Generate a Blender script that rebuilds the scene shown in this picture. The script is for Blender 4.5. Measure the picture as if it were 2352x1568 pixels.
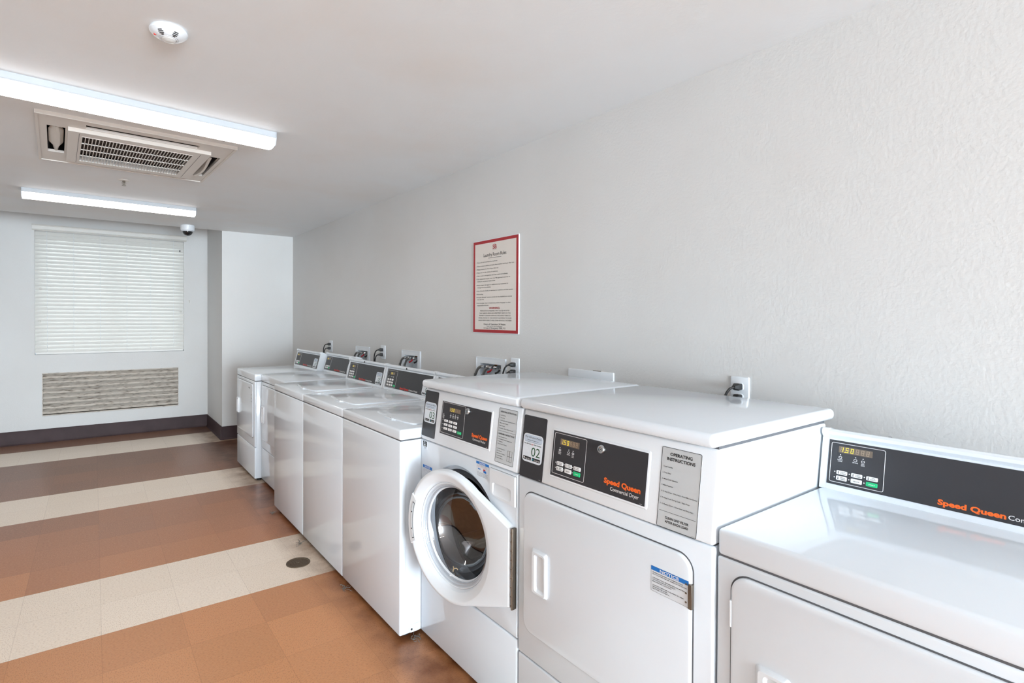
import bpy, bmesh, math, random
from mathutils import Matrix, Vector
random.seed(7)
PI = math.pi
for o in list(bpy.data.objects):
    bpy.data.objects.remove(o, do_unlink=True)
COL = bpy.context.scene.collection
SC = bpy.context.scene

# ------------------------------------------------------------------ camera
cam_data = bpy.data.cameras.new('camera')
cam_data.sensor_width = 36.0
cam_data.sensor_fit = 'HORIZONTAL'
cam_data.lens = 1229.34 / 2352 * 36.0
cam_data.shift_x = (1176 - 1090.72) / 2352
cam_data.shift_y = (742.95 - 784) / 2352
cam_data.clip_start = 0.02
cam = bpy.data.objects.new('camera', cam_data)
COL.objects.link(cam)
yaw, pitch, roll = 0.6188, -0.0102, 0.0046
Fw = Vector((math.sin(yaw) * math.cos(pitch), math.cos(yaw) * math.cos(pitch), math.sin(pitch)))
Rt = Vector((math.cos(yaw), -math.sin(yaw), 0))
Up = Rt.cross(Fw)
R2 = Rt * math.cos(roll) + Up * math.sin(roll)
U2 = -Rt * math.sin(roll) + Up * math.cos(roll)
cam.matrix_world = Matrix(((R2.x, U2.x, -Fw.x, -1.9827), (R2.y, U2.y, -Fw.y, 0.0), (R2.z, U2.z, -Fw.z, 1.3975), (0, 0, 0, 1)))
SC.camera = cam

# ------------------------------------------------------------------ world, daylight, exposure
w = bpy.data.worlds.new('sky'); SC.world = w; w.use_nodes = True
bg = w.node_tree.nodes['Background']
bg.inputs[0].default_value = (0.82, 0.91, 1.0, 1)
bg.inputs[1].default_value = 3.0
LAMP_EMIT = 23.0
def area(name, loc, rot, sx, sy, energy, color):
    l = bpy.data.lights.new(name, 'AREA'); l.shape = 'RECTANGLE'; l.size = sx; l.size_y = sy
    l.energy = energy; l.color = color
    o = bpy.data.objects.new(name, l); o.location = loc; o.rotation_euler = rot; COL.objects.link(o)
    return o
# daylight coming in through the shop-front window behind the camera and the blind-covered one
area('daylight', (-1.75, -8.12, 1.25), (PI/2+math.radians(8), 0, 0), 3.2, 2.2, 1120, (0.79, 0.90, 1.0))
SC.view_settings.view_transform = 'Standard'
SC.view_settings.look = 'None'
SC.view_settings.gamma = 1.0
SC.view_settings.use_curve_mapping = False
SC.view_settings.exposure = 0.22

# ------------------------------------------------------------------ materials
def lin(c):
    return tuple(((x/255)/12.92 if x/255 <= .04045 else ((x/255+.055)/1.055)**2.4) for x in c) + (1,)
def mat(name, rgb, rough=.5, metal=0., spec=.5, coat=0., bump=None, var=None, emit=None, estr=0.):
    m = bpy.data.materials.new(name); m.use_nodes = True
    nt = m.node_tree; b = nt.nodes['Principled BSDF']
    b.inputs['Base Color'].default_value = lin(rgb)
    b.inputs['Roughness'].default_value = rough
    b.inputs['Metallic'].default_value = metal
    b.inputs['Specular IOR Level'].default_value = spec
    b.inputs['Coat Weight'].default_value = coat
    b.inputs['Coat Roughness'].default_value = .06
    if emit:
        b.inputs['Emission Color'].default_value = lin(emit); b.inputs['Emission Strength'].default_value = estr
    tc = nt.nodes.new('ShaderNodeTexCoord')
    if var:
        n = nt.nodes.new('ShaderNodeTexNoise'); n.inputs['Scale'].default_value = var[0]; n.inputs['Detail'].default_value = 6
        if len(var) > 4:
            mpv = nt.nodes.new('ShaderNodeMapping'); mpv.inputs['Scale'].default_value = var[4]; nt.links.new(tc.outputs['Object'], mpv.inputs[0]); nt.links.new(mpv.outputs[0], n.inputs['Vector'])
        else: nt.links.new(tc.outputs['Object'], n.inputs['Vector'])
        mx = nt.nodes.new('ShaderNodeMix'); mx.data_type = 'RGBA'
        mx.inputs[6].default_value = lin(rgb); mx.inputs[7].default_value = lin(var[1])
        rp = nt.nodes.new('ShaderNodeMapRange'); rp.inputs[1].default_value = var[2]; rp.inputs[2].default_value = var[3]
        nt.links.new(n.outputs['Fac'], rp.inputs[0]); nt.links.new(rp.outputs[0], mx.inputs[0])
        nt.links.new(mx.outputs[2], b.inputs['Base Color'])
    if bump:
        n = nt.nodes.new('ShaderNodeTexNoise'); n.inputs['Scale'].default_value = bump[0]; n.inputs['Detail'].default_value = 3
        nt.links.new(tc.outputs['Object'], n.inputs['Vector'])
        bp = nt.nodes.new('ShaderNodeBump'); bp.inputs['Strength'].default_value = bump[1]; bp.inputs['Distance'].default_value = bump[2]
        nt.links.new(n.outputs['Fac'], bp.inputs['Height']); nt.links.new(bp.outputs[0], b.inputs['Normal'])
    return m
M = {}
M['paint'] = mat('wall_paint', (218, 218, 217), .55, spec=.35, bump=(85, .45, .0024), var=(1.1, (214, 213, 211), .45, .7))
M['ceil'] = mat('ceiling_paint', (237, 240, 242), .6, spec=.25, bump=(60, .3, .002), var=(1.6, (235, 233, 231), .45, .75))
M['enamel'] = mat('white_enamel', (229, 236, 243), .085, spec=.5)
M['plastic'] = mat('white_plastic', (231, 236, 241), .3)
M['seam'] = mat('seam_dark', (92, 94, 98), .6)
M['black'] = mat('console_black', (52, 52, 56), .42, spec=.45)
M['blackdot'] = mat('black_rubber', (26, 26, 28), .5)
M['ink'] = mat('black_ink', (28, 28, 30), .6)
M['whiteink'] = mat('white_ink', (240, 240, 240), .5)
M['orange'] = mat('orange_ink', (247, 108, 34), .5)
M['red'] = mat('red_ink', (214, 52, 40), .5)
M['green'] = mat('green_button', (24, 196, 124), .4)
M['dgreen'] = mat('dark_green_ink', (20, 82, 44), .5)
M['blue'] = mat('blue_label', (28, 122, 208), .5)
M['teal'] = mat('teal_ink', (40, 160, 180), .5)
M['silverlabel'] = mat('silver_label', (200, 205, 208), .4, spec=.5)
M['sticker'] = mat('sticker_white', (226, 233, 240), .4)
M['stickerblue'] = mat('sticker_blue', (196, 209, 224), .4)
M['display'] = mat('display_window', (112, 98, 84), .3)
M['segoff'] = mat('segment_off', (164, 144, 122), .4)
M['segon'] = mat('segment_lit', (226, 208, 70), .4, emit=(255, 225, 70), estr=.3)
M['chrome'] = mat('chrome', (205, 208, 210), .16, metal=1.)
M['steel'] = mat('drum_steel', (58, 60, 64), .30, metal=1., bump=(14, .25, .02))
M['lifter'] = mat('lifter_steel', (176, 178, 182), .15, metal=1.)  # paler than the drum, to stand in for bright streaks in the glass
M['hinge'] = mat('aged_hinge_metal', (128, 120, 110), .35, metal=1.)
M['rubber'] = mat('door_gasket', (74, 76, 80), .5)
M['signface'] = mat('sign_face', (226, 219, 212), .45)
M['signred'] = mat('sign_red', (168, 34, 42), .45)
M['basebd'] = mat('vinyl_baseboard', (72, 57, 59), .55, spec=.2, var=(5, (60, 47, 48), .4, .7))
M['brass'] = mat('brass', (150, 105, 55), .35, metal=1.)
M['redpl'] = mat('red_handle', (205, 25, 40), .4)
M['hose'] = mat('braided_hose', (128, 126, 124), .35, metal=.7, bump=(900, .5, .001))
M['cord'] = mat('black_cord', (36, 35, 36), .5)
M['acwhite'] = mat('ac_panel_plastic', (222, 217, 211), .45)
M['dark'] = mat('dark_void', (30, 26, 26), .8)
M['filter'] = mat('dusty_filter', (62, 50, 44), .9, var=(30, (96, 84, 76), .5, .75))
M['vane'] = mat('vane_plastic', (216, 210, 202), .45)
M['lampbody'] = mat('lamp_housing', (186, 191, 196), .45)
M['tube'] = mat('lamp_diffuser', (255, 255, 255), .4, emit=(255, 247, 238), estr=LAMP_EMIT)
M['tubeside'] = mat('lamp_diffuser_side', (255, 255, 255), .4, emit=(250, 250, 252), estr=2.6)
M['blind'] = mat('blind_slat', (226, 224, 219), .4)
M['louvre'] = mat('louvre_beige', (206, 197, 186), .45, var=(38, (112, 100, 86), .50, .74, (.4, 1, 1.8)))
M['alum'] = mat('aluminium', (190, 192, 194), .35, metal=.9)
M['drain'] = mat('tarnished_brass', (92, 76, 58), .5, metal=.3)
M['sump'] = mat('drain_sump', (190, 178, 158), .6, var=(60, (110, 96, 78), .5, .7))
M['scrap'] = mat('paper_scrap', (214, 190, 150), .8)
M['lint'] = mat('grey_lint', (120, 114, 108), .9)
M['dome'] = mat('smoked_dome', (18, 18, 20), .06, spec=.8)
M['lens'] = mat('milky_lens', (214, 214, 212), .25)
M['cream'] = mat('valve_body', (196, 190, 180), .4)

def glassy(name, tint, fac_add):
    m = bpy.data.materials.new(name); m.use_nodes = True; nt = m.node_tree; nt.nodes.clear()
    o = nt.nodes.new('ShaderNodeOutputMaterial'); mx = nt.nodes.new('ShaderNodeMixShader')
    t = nt.nodes.new('ShaderNodeBsdfTransparent'); t.inputs[0].default_value = tint
    g = nt.nodes.new('ShaderNodeBsdfGlossy'); g.inputs['Roughness'].default_value = .03
    f = nt.nodes.new('ShaderNodeLayerWeight'); f.inputs[0].default_value = .5
    pw = nt.nodes.new('ShaderNodeMath'); pw.operation = 'POWER'; pw.inputs[1].default_value = 4.0
    a = nt.nodes.new('ShaderNodeMath'); a.operation = 'MULTIPLY_ADD'; a.inputs[1].default_value = .8; a.inputs[2].default_value = .04 + fac_add
    nt.links.new(f.outputs['Facing'], pw.inputs[0]); nt.links.new(pw.outputs[0], a.inputs[0]); nt.links.new(a.outputs[0], mx.inputs[0])
    nt.links.new(t.outputs[0], mx.inputs[1]); nt.links.new(g.outputs[0], mx.inputs[2]); nt.links.new(mx.outputs[0], o.inputs[0])
    return m
M['glass'] = glassy('window_glass', (.96, .98, .98, 1), 0.)
M['bowl'] = glassy('door_glass', (.80, .82, .85, 1), .10)
M['clearpl'] = glassy('clear_trim', (.9, .92, .94, 1), .12)

def floor_mat(T, x0, y0):
    m = bpy.data.materials.new('vinyl_tile_floor'); m.use_nodes = True; nt = m.node_tree
    N = nt.nodes; L = nt.links; b = N['Principled BSDF']
    geo = N.new('ShaderNodeNewGeometry'); sep = N.new('ShaderNodeSeparateXYZ'); L.new(geo.outputs['Position'], sep.inputs[0])
    def ma(op, a, bb=None, c=None):
        n = N.new('ShaderNodeMath'); n.operation = op
        for i, v in enumerate((a, bb, c)):
            if v is None: continue
            if isinstance(v, (int, float)): n.inputs[i].default_value = v
            else: L.new(v, n.inputs[i])
        return n.outputs[0]
    row = ma('DIVIDE', ma('SUBTRACT', sep.outputs[1], y0), T)
    colx = ma('DIVIDE', ma('SUBTRACT', sep.outputs[0], x0), T)
    ci = ma('FLOOR', colx); ri = ma('FLOOR', row)
    per = ma('FLOORED_MODULO', row, 6.0)
    light = ma('LESS_THAN', per, 2.0)
    comb = N.new('ShaderNodeCombineXYZ'); L.new(ci, comb.inputs[0]); L.new(ri, comb.inputs[1])
    wn = N.new('ShaderNodeTexWhiteNoise'); wn.noise_dimensions = '2D'; L.new(comb.outputs[0], wn.inputs['Vector'])
    # brown tiles: tan at the near end, redder then greyer brown in the farther bands, each tile tinted a little
    far = N.new('ShaderNodeMapRange'); far.inputs[1].default_value = y0 - 1*T; far.inputs[2].default_value = y0 + 11*T
    jit = ma('MULTIPLY', ma('SUBTRACT', wn.outputs['Value'], .5), .15)
    L.new(ma('ADD', ma('FLOOR', row), 0.5), far.inputs[0]); far.inputs[1].default_value = -1; far.inputs[2].default_value = 11
    ramp = N.new('ShaderNodeValToRGB'); e = ramp.color_ramp.elements
    e[0].position = .0; e[0].color = lin((212, 150, 104)); e[1].position = 1; e[1].color = lin((134, 101, 86))
    el = e.new(.36); el.color = lin((186, 126, 90)); el = e.new(.62); el.color = lin((154, 107, 83))
    L.new(ma('ADD', far.outputs[0], jit), ramp.inputs[0])
    wn3 = N.new('ShaderNodeTexWhiteNoise'); wn3.noise_dimensions = '2D'; mpw = N.new('ShaderNodeMapping'); mpw.inputs['Location'].default_value = (31, 17, 0); L.new(comb.outputs[0], mpw.inputs[0]); L.new(mpw.outputs[0], wn3.inputs['Vector'])
    tint = N.new('ShaderNodeMapRange'); tint.inputs[3].default_value = .92; tint.inputs[4].default_value = 1.04; L.new(wn3.outputs['Value'], tint.inputs[0])
    mb = N.new('ShaderNodeVectorMath'); mb.operation = 'SCALE'; L.new(ramp.outputs[0], mb.inputs[0]); L.new(tint.outputs[0], mb.inputs['Scale'])
    lt = N.new('ShaderNodeMix'); lt.data_type = 'RGBA'; L.new(wn.outputs['Value'], lt.inputs[0])
    lt.inputs[6].default_value = lin((242, 226, 208)); lt.inputs[7].default_value = lin((246, 231, 214))
    base = N.new('ShaderNodeMix'); base.data_type = 'RGBA'; L.new(light, base.inputs[0]); L.new(mb.outputs[0], base.inputs[6]); L.new(lt.outputs[2], base.inputs[7])
    # flecks, stretched differently on alternate tiles
    par = ma('FLOORED_MODULO', ma('ADD', ci, ri), 2.0)
    mp = N.new('ShaderNodeMapping'); L.new(geo.outputs['Position'], mp.inputs[0]); mp.inputs['Scale'].default_value = (1, .38, 1)
    mp2 = N.new('ShaderNodeMapping'); L.new(geo.outputs['Position'], mp2.inputs[0]); mp2.inputs['Scale'].default_value = (.38, 1, 1)
    mv = N.new('ShaderNodeMix'); mv.data_type = 'VECTOR'; L.new(par, mv.inputs[0]); L.new(mp.outputs[0], mv.inputs[4]); L.new(mp2.outputs[0], mv.inputs[5])
    n1 = N.new('ShaderNodeTexNoise'); n1.inputs['Scale'].default_value = 270; n1.inputs['Detail'].default_value = 3; L.new(mv.outputs[1], n1.inputs['Vector'])
    fr = N.new('ShaderNodeMapRange'); fr.inputs[1].default_value = .50; fr.inputs[2].default_value = .66; L.new(n1.outputs['Fac'], fr.inputs[0])
    n2 = N.new('ShaderNodeTexNoise'); n2.inputs['Scale'].default_value = 230; n2.inputs['Detail'].default_value = 3; L.new(mv.outputs[1], n2.inputs['Vector'])
    fr2 = N.new('ShaderNodeMapRange'); fr2.inputs[1].default_value = .50; fr2.inputs[2].default_value = .34; L.new(n2.outputs['Fac'], fr2.inputs[0])
    dk = N.new('ShaderNodeMix'); dk.data_type = 'RGBA'; dk.blend_type = 'MULTIPLY'; L.new(ma('MULTIPLY', fr.outputs[0], .55), dk.inputs[0]); L.new(base.outputs[2], dk.inputs[6]); dk.inputs[7].default_value = (.60, .52, .47, 1)
    li = N.new('ShaderNodeMix'); li.data_type = 'RGBA'; li.blend_type = 'MIX'; L.new(ma('MULTIPLY', fr2.outputs[0], .42), li.inputs[0]); L.new(dk.outputs[2], li.inputs[6])
    lc = N.new('ShaderNodeMix'); lc.data_type = 'RGBA'; L.new(light, lc.inputs[0]); lc.inputs[6].default_value = lin((206, 158, 118)); lc.inputs[7].default_value = lin((244, 234, 222)); L.new(lc.outputs[2], li.inputs[7])
    # joints
    fx = ma('ABSOLUTE', ma('SUBTRACT', ma('FRACT', colx), .5)); fy = ma('ABSOLUTE', ma('SUBTRACT', ma('FRACT', row), .5))
    j = ma('GREATER_THAN', ma('MAXIMUM', fx, fy), .4955)
    jn = N.new('ShaderNodeMix'); jn.data_type = 'RGBA'; jn.blend_type = 'MULTIPLY'; L.new(ma('MULTIPLY', j, .24), jn.inputs[0]); L.new(li.outputs[2], jn.inputs[6]); jn.inputs[7].default_value = (.45, .38, .34, 1)
    # ground-in grime along the machine fronts
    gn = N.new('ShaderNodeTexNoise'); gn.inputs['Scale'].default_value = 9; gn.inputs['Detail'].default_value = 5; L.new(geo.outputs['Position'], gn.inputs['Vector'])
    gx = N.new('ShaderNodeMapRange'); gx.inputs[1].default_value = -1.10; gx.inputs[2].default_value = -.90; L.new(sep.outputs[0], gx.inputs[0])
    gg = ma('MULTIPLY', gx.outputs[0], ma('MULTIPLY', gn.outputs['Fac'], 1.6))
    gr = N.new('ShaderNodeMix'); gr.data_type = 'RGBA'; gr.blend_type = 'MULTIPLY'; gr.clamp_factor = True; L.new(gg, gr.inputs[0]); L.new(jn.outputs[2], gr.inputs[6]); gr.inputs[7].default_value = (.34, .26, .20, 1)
    L.new(gr.outputs[2], b.inputs['Base Color'])
    b.inputs['Roughness'].default_value = .34; b.inputs['Specular IOR Level'].default_value = .35
    bp = N.new('ShaderNodeBump'); bp.inputs['Strength'].default_value = .25; bp.inputs['Distance'].default_value = .002
    n3 = N.new('ShaderNodeTexNoise'); n3.inputs['Scale'].default_value = 14; L.new(geo.outputs['Position'], n3.inputs['Vector']); L.new(n3.outputs['Fac'], bp.inputs['Height']); L.new(bp.outputs[0], b.inputs['Normal'])
    return m
T = .3086
M['floor'] = floor_mat(T, -1.9583, 2.847)

# ------------------------------------------------------------------ mesh builder
def frame(o, U, V):
    U = Vector(U).normalized(); V = Vector(V).normalized(); W = U.cross(V).normalized(); o = Vector(o)
    return Matrix(((U.x, V.x, W.x, o.x), (U.y, V.y, W.y, o.y), (U.z, V.z, W.z, o.z), (0, 0, 0, 1)))
ID = Matrix.Identity(4)
FRONT = frame((0, 0, 0), (0, -1, 0), (0, 0, 1))       # u to the viewer's right, v up, w out of the machine front
TOP = frame((0, 0, 0), (0, -1, 0), (1, 0, 0))         # u to the right, v into the machine, w up
def rr(u0, u1, v0, v1, r, n=5):
    r = max(min(r, (u1-u0)/2-1e-5, (v1-v0)/2-1e-5), 1e-5); p = []
    for cx, cy, a0 in ((u1-r, v0+r, -90), (u1-r, v1-r, 0), (u0+r, v1-r, 90), (u0+r, v0+r, 180)):
        for i in range(n+1):
            a = math.radians(a0 + 90*i/n); p.append((cx+r*math.cos(a), cy+r*math.sin(a)))
    return p
class MB:
    def __init__(s): s.bm = bmesh.new(); s.mats = []
    def mi(s, m):
        m = M[m] if isinstance(m, str) else m
        if m not in s.mats: s.mats.append(m)
        return s.mats.index(m)
    def face(s, vs, i):
        try:
            f = s.bm.faces.new(vs); f.material_index = i; return f
        except ValueError: pass
    def loft(s, F, rings, m, cap0=True, cap1=True, closed=False):
        i = s.mi(m); R = [[s.bm.verts.new(F @ Vector(p)) for p in r] for r in rings]
        n = len(R[0]); K = len(R)
        for k in range(K if closed else K-1):
            a, b = R[k], R[(k+1) % K]
            for j in range(n): s.face((a[j], a[(j+1) % n], b[(j+1) % n], b[j]), i)
        if not closed:
            if cap0: s.face(R[0][::-1], i)
            if cap1: s.face(R[-1], i)
        return s
    def slab(s, F, u0, u1, v0, v1, w0, w1, m, r=.0, b=0., n=5):
        rg = [[(x, y, w0) for x, y in rr(u0, u1, v0, v1, r, n)]]
        if b > 0:
            for t in (0, .3, .65, 1):
                a = t*PI/2; q = b*(1-math.cos(a)); z = w1-b+b*math.sin(a)
                rg.append([(x, y, z) for x, y in rr(u0+q, u1-q, v0+q, v1-q, max(r-q, 1e-4), n)])
        else: rg.append([(x, y, w1) for x, y in rr(u0, u1, v0, v1, r, n)])
        return s.loft(F, rg, m)
    def ring(s, F, o, i_, w0, w1, m, ro=0., ri=0., n=4):
        a = rr(*o, ro, n); b = rr(*i_, ri, n)
        return s.loft(F, [[(x, y, w0) for x, y in a], [(x, y, w1) for x, y in a], [(x, y, w1) for x, y in b], [(x, y, w0) for x, y in b]], m, closed=True)
    def prism(s, F, pts, w0, w1, m):
        return s.loft(F, [[(x, y, w0) for x, y in pts], [(x, y, w1) for x, y in pts]], m)
    def box(s, x0, x1, y0, y1, z0, z1, m, bev=0., seg=2, F=ID, hexa=None):
        t = bmesh.new()
        vs = hexa or [(x, y, z) for z in (z0, z1) for y in (y0, y1) for x in (x0, x1)]
        v = [t.verts.new(F @ Vector(p)) for p in vs]
        for q in ((0, 2, 3, 1), (4, 5, 7, 6), (0, 1, 5, 4), (2, 6, 7, 3), (0, 4, 6, 2), (1, 3, 7, 5)): t.faces.new([v[k] for k in q])
        bmesh.ops.recalc_face_normals(t, faces=t.faces[:])
        if bev: bmesh.ops.bevel(t, geom=t.edges[:], offset=bev, segments=seg, profile=.5, affect='EDGES')
        i = s.mi(m); mp = {}
        for q in t.verts: mp[q] = s.bm.verts.new(q.co)
        for f in t.faces: s.face([mp[q] for q in f.verts], i)
        t.free(); return s
    def lathe(s, F, prof, m, n=32, cap0=True, cap1=True):
        return s.loft(F, [[(r*math.cos(2*PI*k/n), r*math.sin(2*PI*k/n), z) for k in range(n)] for r, z in prof], m, cap0, cap1)
    def tube(s, pts, r, m, n=8, smooth=True, F=ID):
        P = [Vector(p) for p in pts]
        if smooth and len(P) > 2:
            Q = []
            for k in range(len(P)-1):
                a = P[max(k-1, 0)]; b = P[k]; c = P[k+1]; d = P[min(k+2, len(P)-1)]
                for j in range(6):
                    t = j/6; Q.append(.5*((2*b)+(-a+c)*t+(2*a-5*b+4*c-d)*t*t+(-a+3*b-3*c+d)*t**3))
            Q.append(P[-1]); P = Q
        rings = []; up = None
        for k, p in enumerate(P):
            d = (P[min(k+1, len(P)-1)]-P[max(k-1, 0)]).normalized()
            if up is None: up = Vector((0, 0, 1)) if abs(d.z) < .9 else Vector((1, 0, 0))
            x = (up - d*up.dot(d)).normalized(); up = x; y = d.cross(x)
            rk = r[k] if isinstance(r, list) else r
            rings.append([p + x*rk*math.cos(2*PI*j/n) + y*rk*math.sin(2*PI*j/n) for j in range(n)])
        return s.loft(F, rings, m)
    def dot(s, F, u, v, r, w0, w1, m, n=12):
        return s.prism(F, [(u+r*math.cos(2*PI*k/n), v+r*math.sin(2*PI*k/n)) for k in range(n)], w0, w1, m)
    def text(s, F, t, u, v, h, m, wd=None, w=.0012, al='L', bold=0., line=1.6):
        """u,v = baseline start (or centre / right end), h = cap height, wd = total width"""
        c = bpy.data.curves.new('t', 'FONT'); c.body = t; c.size = 1.0; c.offset = bold; c.resolution_u = 3; c.space_line = line
        ob = bpy.data.objects.new('t', c); me = bpy.data.meshes.new_from_object(ob)
        if len(me.vertices):
            x0 = min(q.co.x for q in me.vertices); x1 = max(q.co.x for q in me.vertices)
            sy = h/.73; sx = wd/(x1-x0) if wd else sy*.92
            off = {'L': 0, 'C': (x0+x1)/2-x0, 'R': x1-x0}[al]
            i = s.mi(m); vs = [s.bm.verts.new(F @ Vector((u+(q.co.x-x0-off)*sx, v+q.co.y*sy, w))) for q in me.vertices]
            for p in me.polygons: s.face([vs[k] for k in p.vertices], i)
        bpy.data.meshes.remove(me); bpy.data.objects.remove(ob); bpy.data.curves.remove(c)
        return s
    def build(s, name, parent=None, label=None, angle=35, recalc=True, smooth=True):
        if recalc: bmesh.ops.recalc_face_normals(s.bm, faces=s.bm.faces[:])
        me = bpy.data.meshes.new(name); s.bm.to_mesh(me); s.bm.free()
        for m in s.mats: me.materials.append(m)
        if smooth:
            for p in me.polygons: p.use_smooth = True
            me.set_sharp_from_angle(angle=math.radians(angle))
        o = bpy.data.objects.new(name, me); COL.objects.link(o)
        if parent: o.parent = parent
        if label: o['label'] = label
        return o
def thing(name, label, cat, loc=(0, 0, 0), group=None, rz=0.):
    o = bpy.data.objects.new(name, None); o.empty_display_size = .1; COL.objects.link(o)
    o.location = loc; o.rotation_euler = (0, 0, rz); o['label'] = label; o['category'] = cat
    if group: o['group'] = group
    return o
def tag(o, label, cat, group=None):
    o['label'] = label; o['category'] = cat
    if group: o['group'] = group
    return o
def struct(o): o['kind'] = 'structure'; return o
def holed(mb, F, u0, u1, v0, v1, w0, w1, holes, m):
    us = sorted({u0, u1, *[h[0] for h in holes], *[h[1] for h in holes]}); vs = sorted({v0, v1, *[h[2] for h in holes], *[h[3] for h in holes]})
    solid = [[not any(h[0] <= (us[i]+us[i+1])/2 <= h[1] and h[2] <= (vs[j]+vs[j+1])/2 <= h[3] for h in holes) for j in range(len(vs)-1)] for i in range(len(us)-1)]
    V = {}; k = mb.mi(m)
    def g(i, j, c):
        if (i, j, c) not in V: V[i, j, c] = mb.bm.verts.new(F @ Vector((us[i], vs[j], (w0, w1)[c])))
        return V[i, j, c]
    ok = lambda i, j: 0 <= i < len(us)-1 and 0 <= j < len(vs)-1 and solid[i][j]
    for i in range(len(us)-1):
        for j in range(len(vs)-1):
            if not solid[i][j]: continue
            mb.face((g(i, j, 1), g(i+1, j, 1), g(i+1, j+1, 1), g(i, j+1, 1)), k)
            mb.face((g(i, j, 0), g(i, j+1, 0), g(i+1, j+1, 0), g(i+1, j, 0)), k)
            for di, dj, a, b in ((-1, 0, (i, j), (i, j+1)), (1, 0, (i+1, j+1), (i+1, j)), (0, -1, (i+1, j), (i, j)), (0, 1, (i, j+1), (i+1, j+1))):
                if not ok(i+di, j+dj): mb.face((g(*a, 1), g(*b, 1), g(*b, 0), g(*a, 0)), k)

# ------------------------------------------------------------------ the room
CZ = 2.3757; YB = 7.5806; YR = 6.6237; XP = -.7949; XL = -3.65; YN = -8.0; HI = 2.72
WALLR = frame((0, 0, 0), (0, -1, 0), (0, 0, 1))    # on the right wall: u = -y, v = z, w = into the room
BACK = frame((0, YB, 0), (1, 0, 0), (0, 0, 1))     # on the far wall: u = x, v = z, w = into the room
mb = MB(); mb.box(XL-.1, .12, YN-.1, YB+.1, -.1, 0, 'floor'); struct(mb.build('floor', smooth=False))
BOXES = [(2.462, 2.757, 1.156), (3.473, 3.763, 1.148), (4.374, 4.672, 1.138)]
mb = MB(); holed(mb, WALLR, -YB-.1, -YN+.1, 0, HI, -.14, 0, [(-b+.028, -a-.028, t-.19, t-.03) for a, b, t in BOXES], 'paint')
struct(mb.build('wall_right', smooth=False))
mb = MB(); holed(mb, BACK, XL-.1, XP, 0, HI, -.12, 0, [(-2.51, -1.06, .972, 2.335), (-2.45, -1.122, .29, .768)], 'paint')
struct(mb.build('wall_far', smooth=False))
mb = MB(); mb.box(XP, 0, YR, YB+.1, 0, HI, 'paint'); struct(mb.build('wall_pier', smooth=False))
mb = MB(); mb.box(XL-.12, XL, YN-.1, YB+.1, 0, HI, 'paint'); struct(mb.build('wall_left', smooth=False))
NEAR = frame((0, YN, 0), (-1, 0, 0), (0, 0, 1))
mb = MB(); holed(mb, NEAR, 0, -XL, 0, HI, -.12, 0, [(.15, 3.35, .2, 2.28)], 'paint'); struct(mb.build('wall_near', smooth=False))
CEIL = frame((0, 0, CZ), (0, 1, 0), (1, 0, 0))
AX, AY, AR = -1.780, 3.765, math.radians(2.6)      # air conditioner centre and turn
mb = MB(); holed(mb, frame((0, 0, CZ), (1, 0, 0), (0, -1, 0)), XL, 0, -YR, -YN, 0, -.12, [(AX-.42, AX+.42, -AY-.42, -AY+.42)], 'ceil')
struct(mb.build('ceiling', smooth=False))
mb = MB(); mb.box(XL, 0, YR-.02, YB+.1, HI, HI+.1, 'ceil'); mb.box(XL, XP, YR-.02, YR, CZ+.1, HI, 'ceil'); struct(mb.build('ceiling_recess', smooth=False))
# baseboards with a coved toe
def baseboard(name, F, u0, u1):
    m = MB(); m.loft(F, [[(u, 0, 0), (u, .148, 0), (u, .150, .004), (u, .146, .007), (u, .02, .007), (u, .006, .014), (u, 0, .02)] for u in (u0, u1)], 'basebd')
    struct(m.build(name))
baseboard('baseboard_far', BACK, XL, XP)
baseboard('baseboard_pier', frame((XP, 0, 0), (0, -1, 0), (0, 0, 1)), -YB, -YR+.02)
baseboard('baseboard_pier', frame((0, YR, 0), (1, 0, 0), (0, 0, 1)), XP-.02, 0)
baseboard('baseboard_left', frame((XL, 0, 0), (0, 1, 0), (0, 0, 1)), YN, YB)
baseboard('baseboard_right', WALLR, -YR, -YN)
# far window behind the blind
m = MB(); m.ring(BACK, (-2.51, -1.06, .972, 2.335), (-2.46, -1.11, 1.02, 2.285), -.11, -.07, 'plastic'); m.slab(BACK, -1.80, -1.77, 1.02, 2.285, -.105, -.075, 'plastic')
wf = struct(m.build('window_1')); m = MB(); m.slab(BACK, -2.46, -1.11, 1.02, 2.285, -.095, -.09, 'glass'); m.build('pane', wf)
m = MB(); m.ring(NEAR, (.15, 3.35, .2, 2.28), (.21, 3.29, .26, 2.22), -.1, -.04, 'alum'); m.slab(NEAR, 1.74, 1.78, .26, 2.22, -.095, -.045, 'alum')
wf = struct(m.build('window_2')); m = MB(); m.slab(NEAR, .21, 3.29, .26, 2.22, -.075, -.07, 'glass'); m.build('pane', wf)

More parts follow.
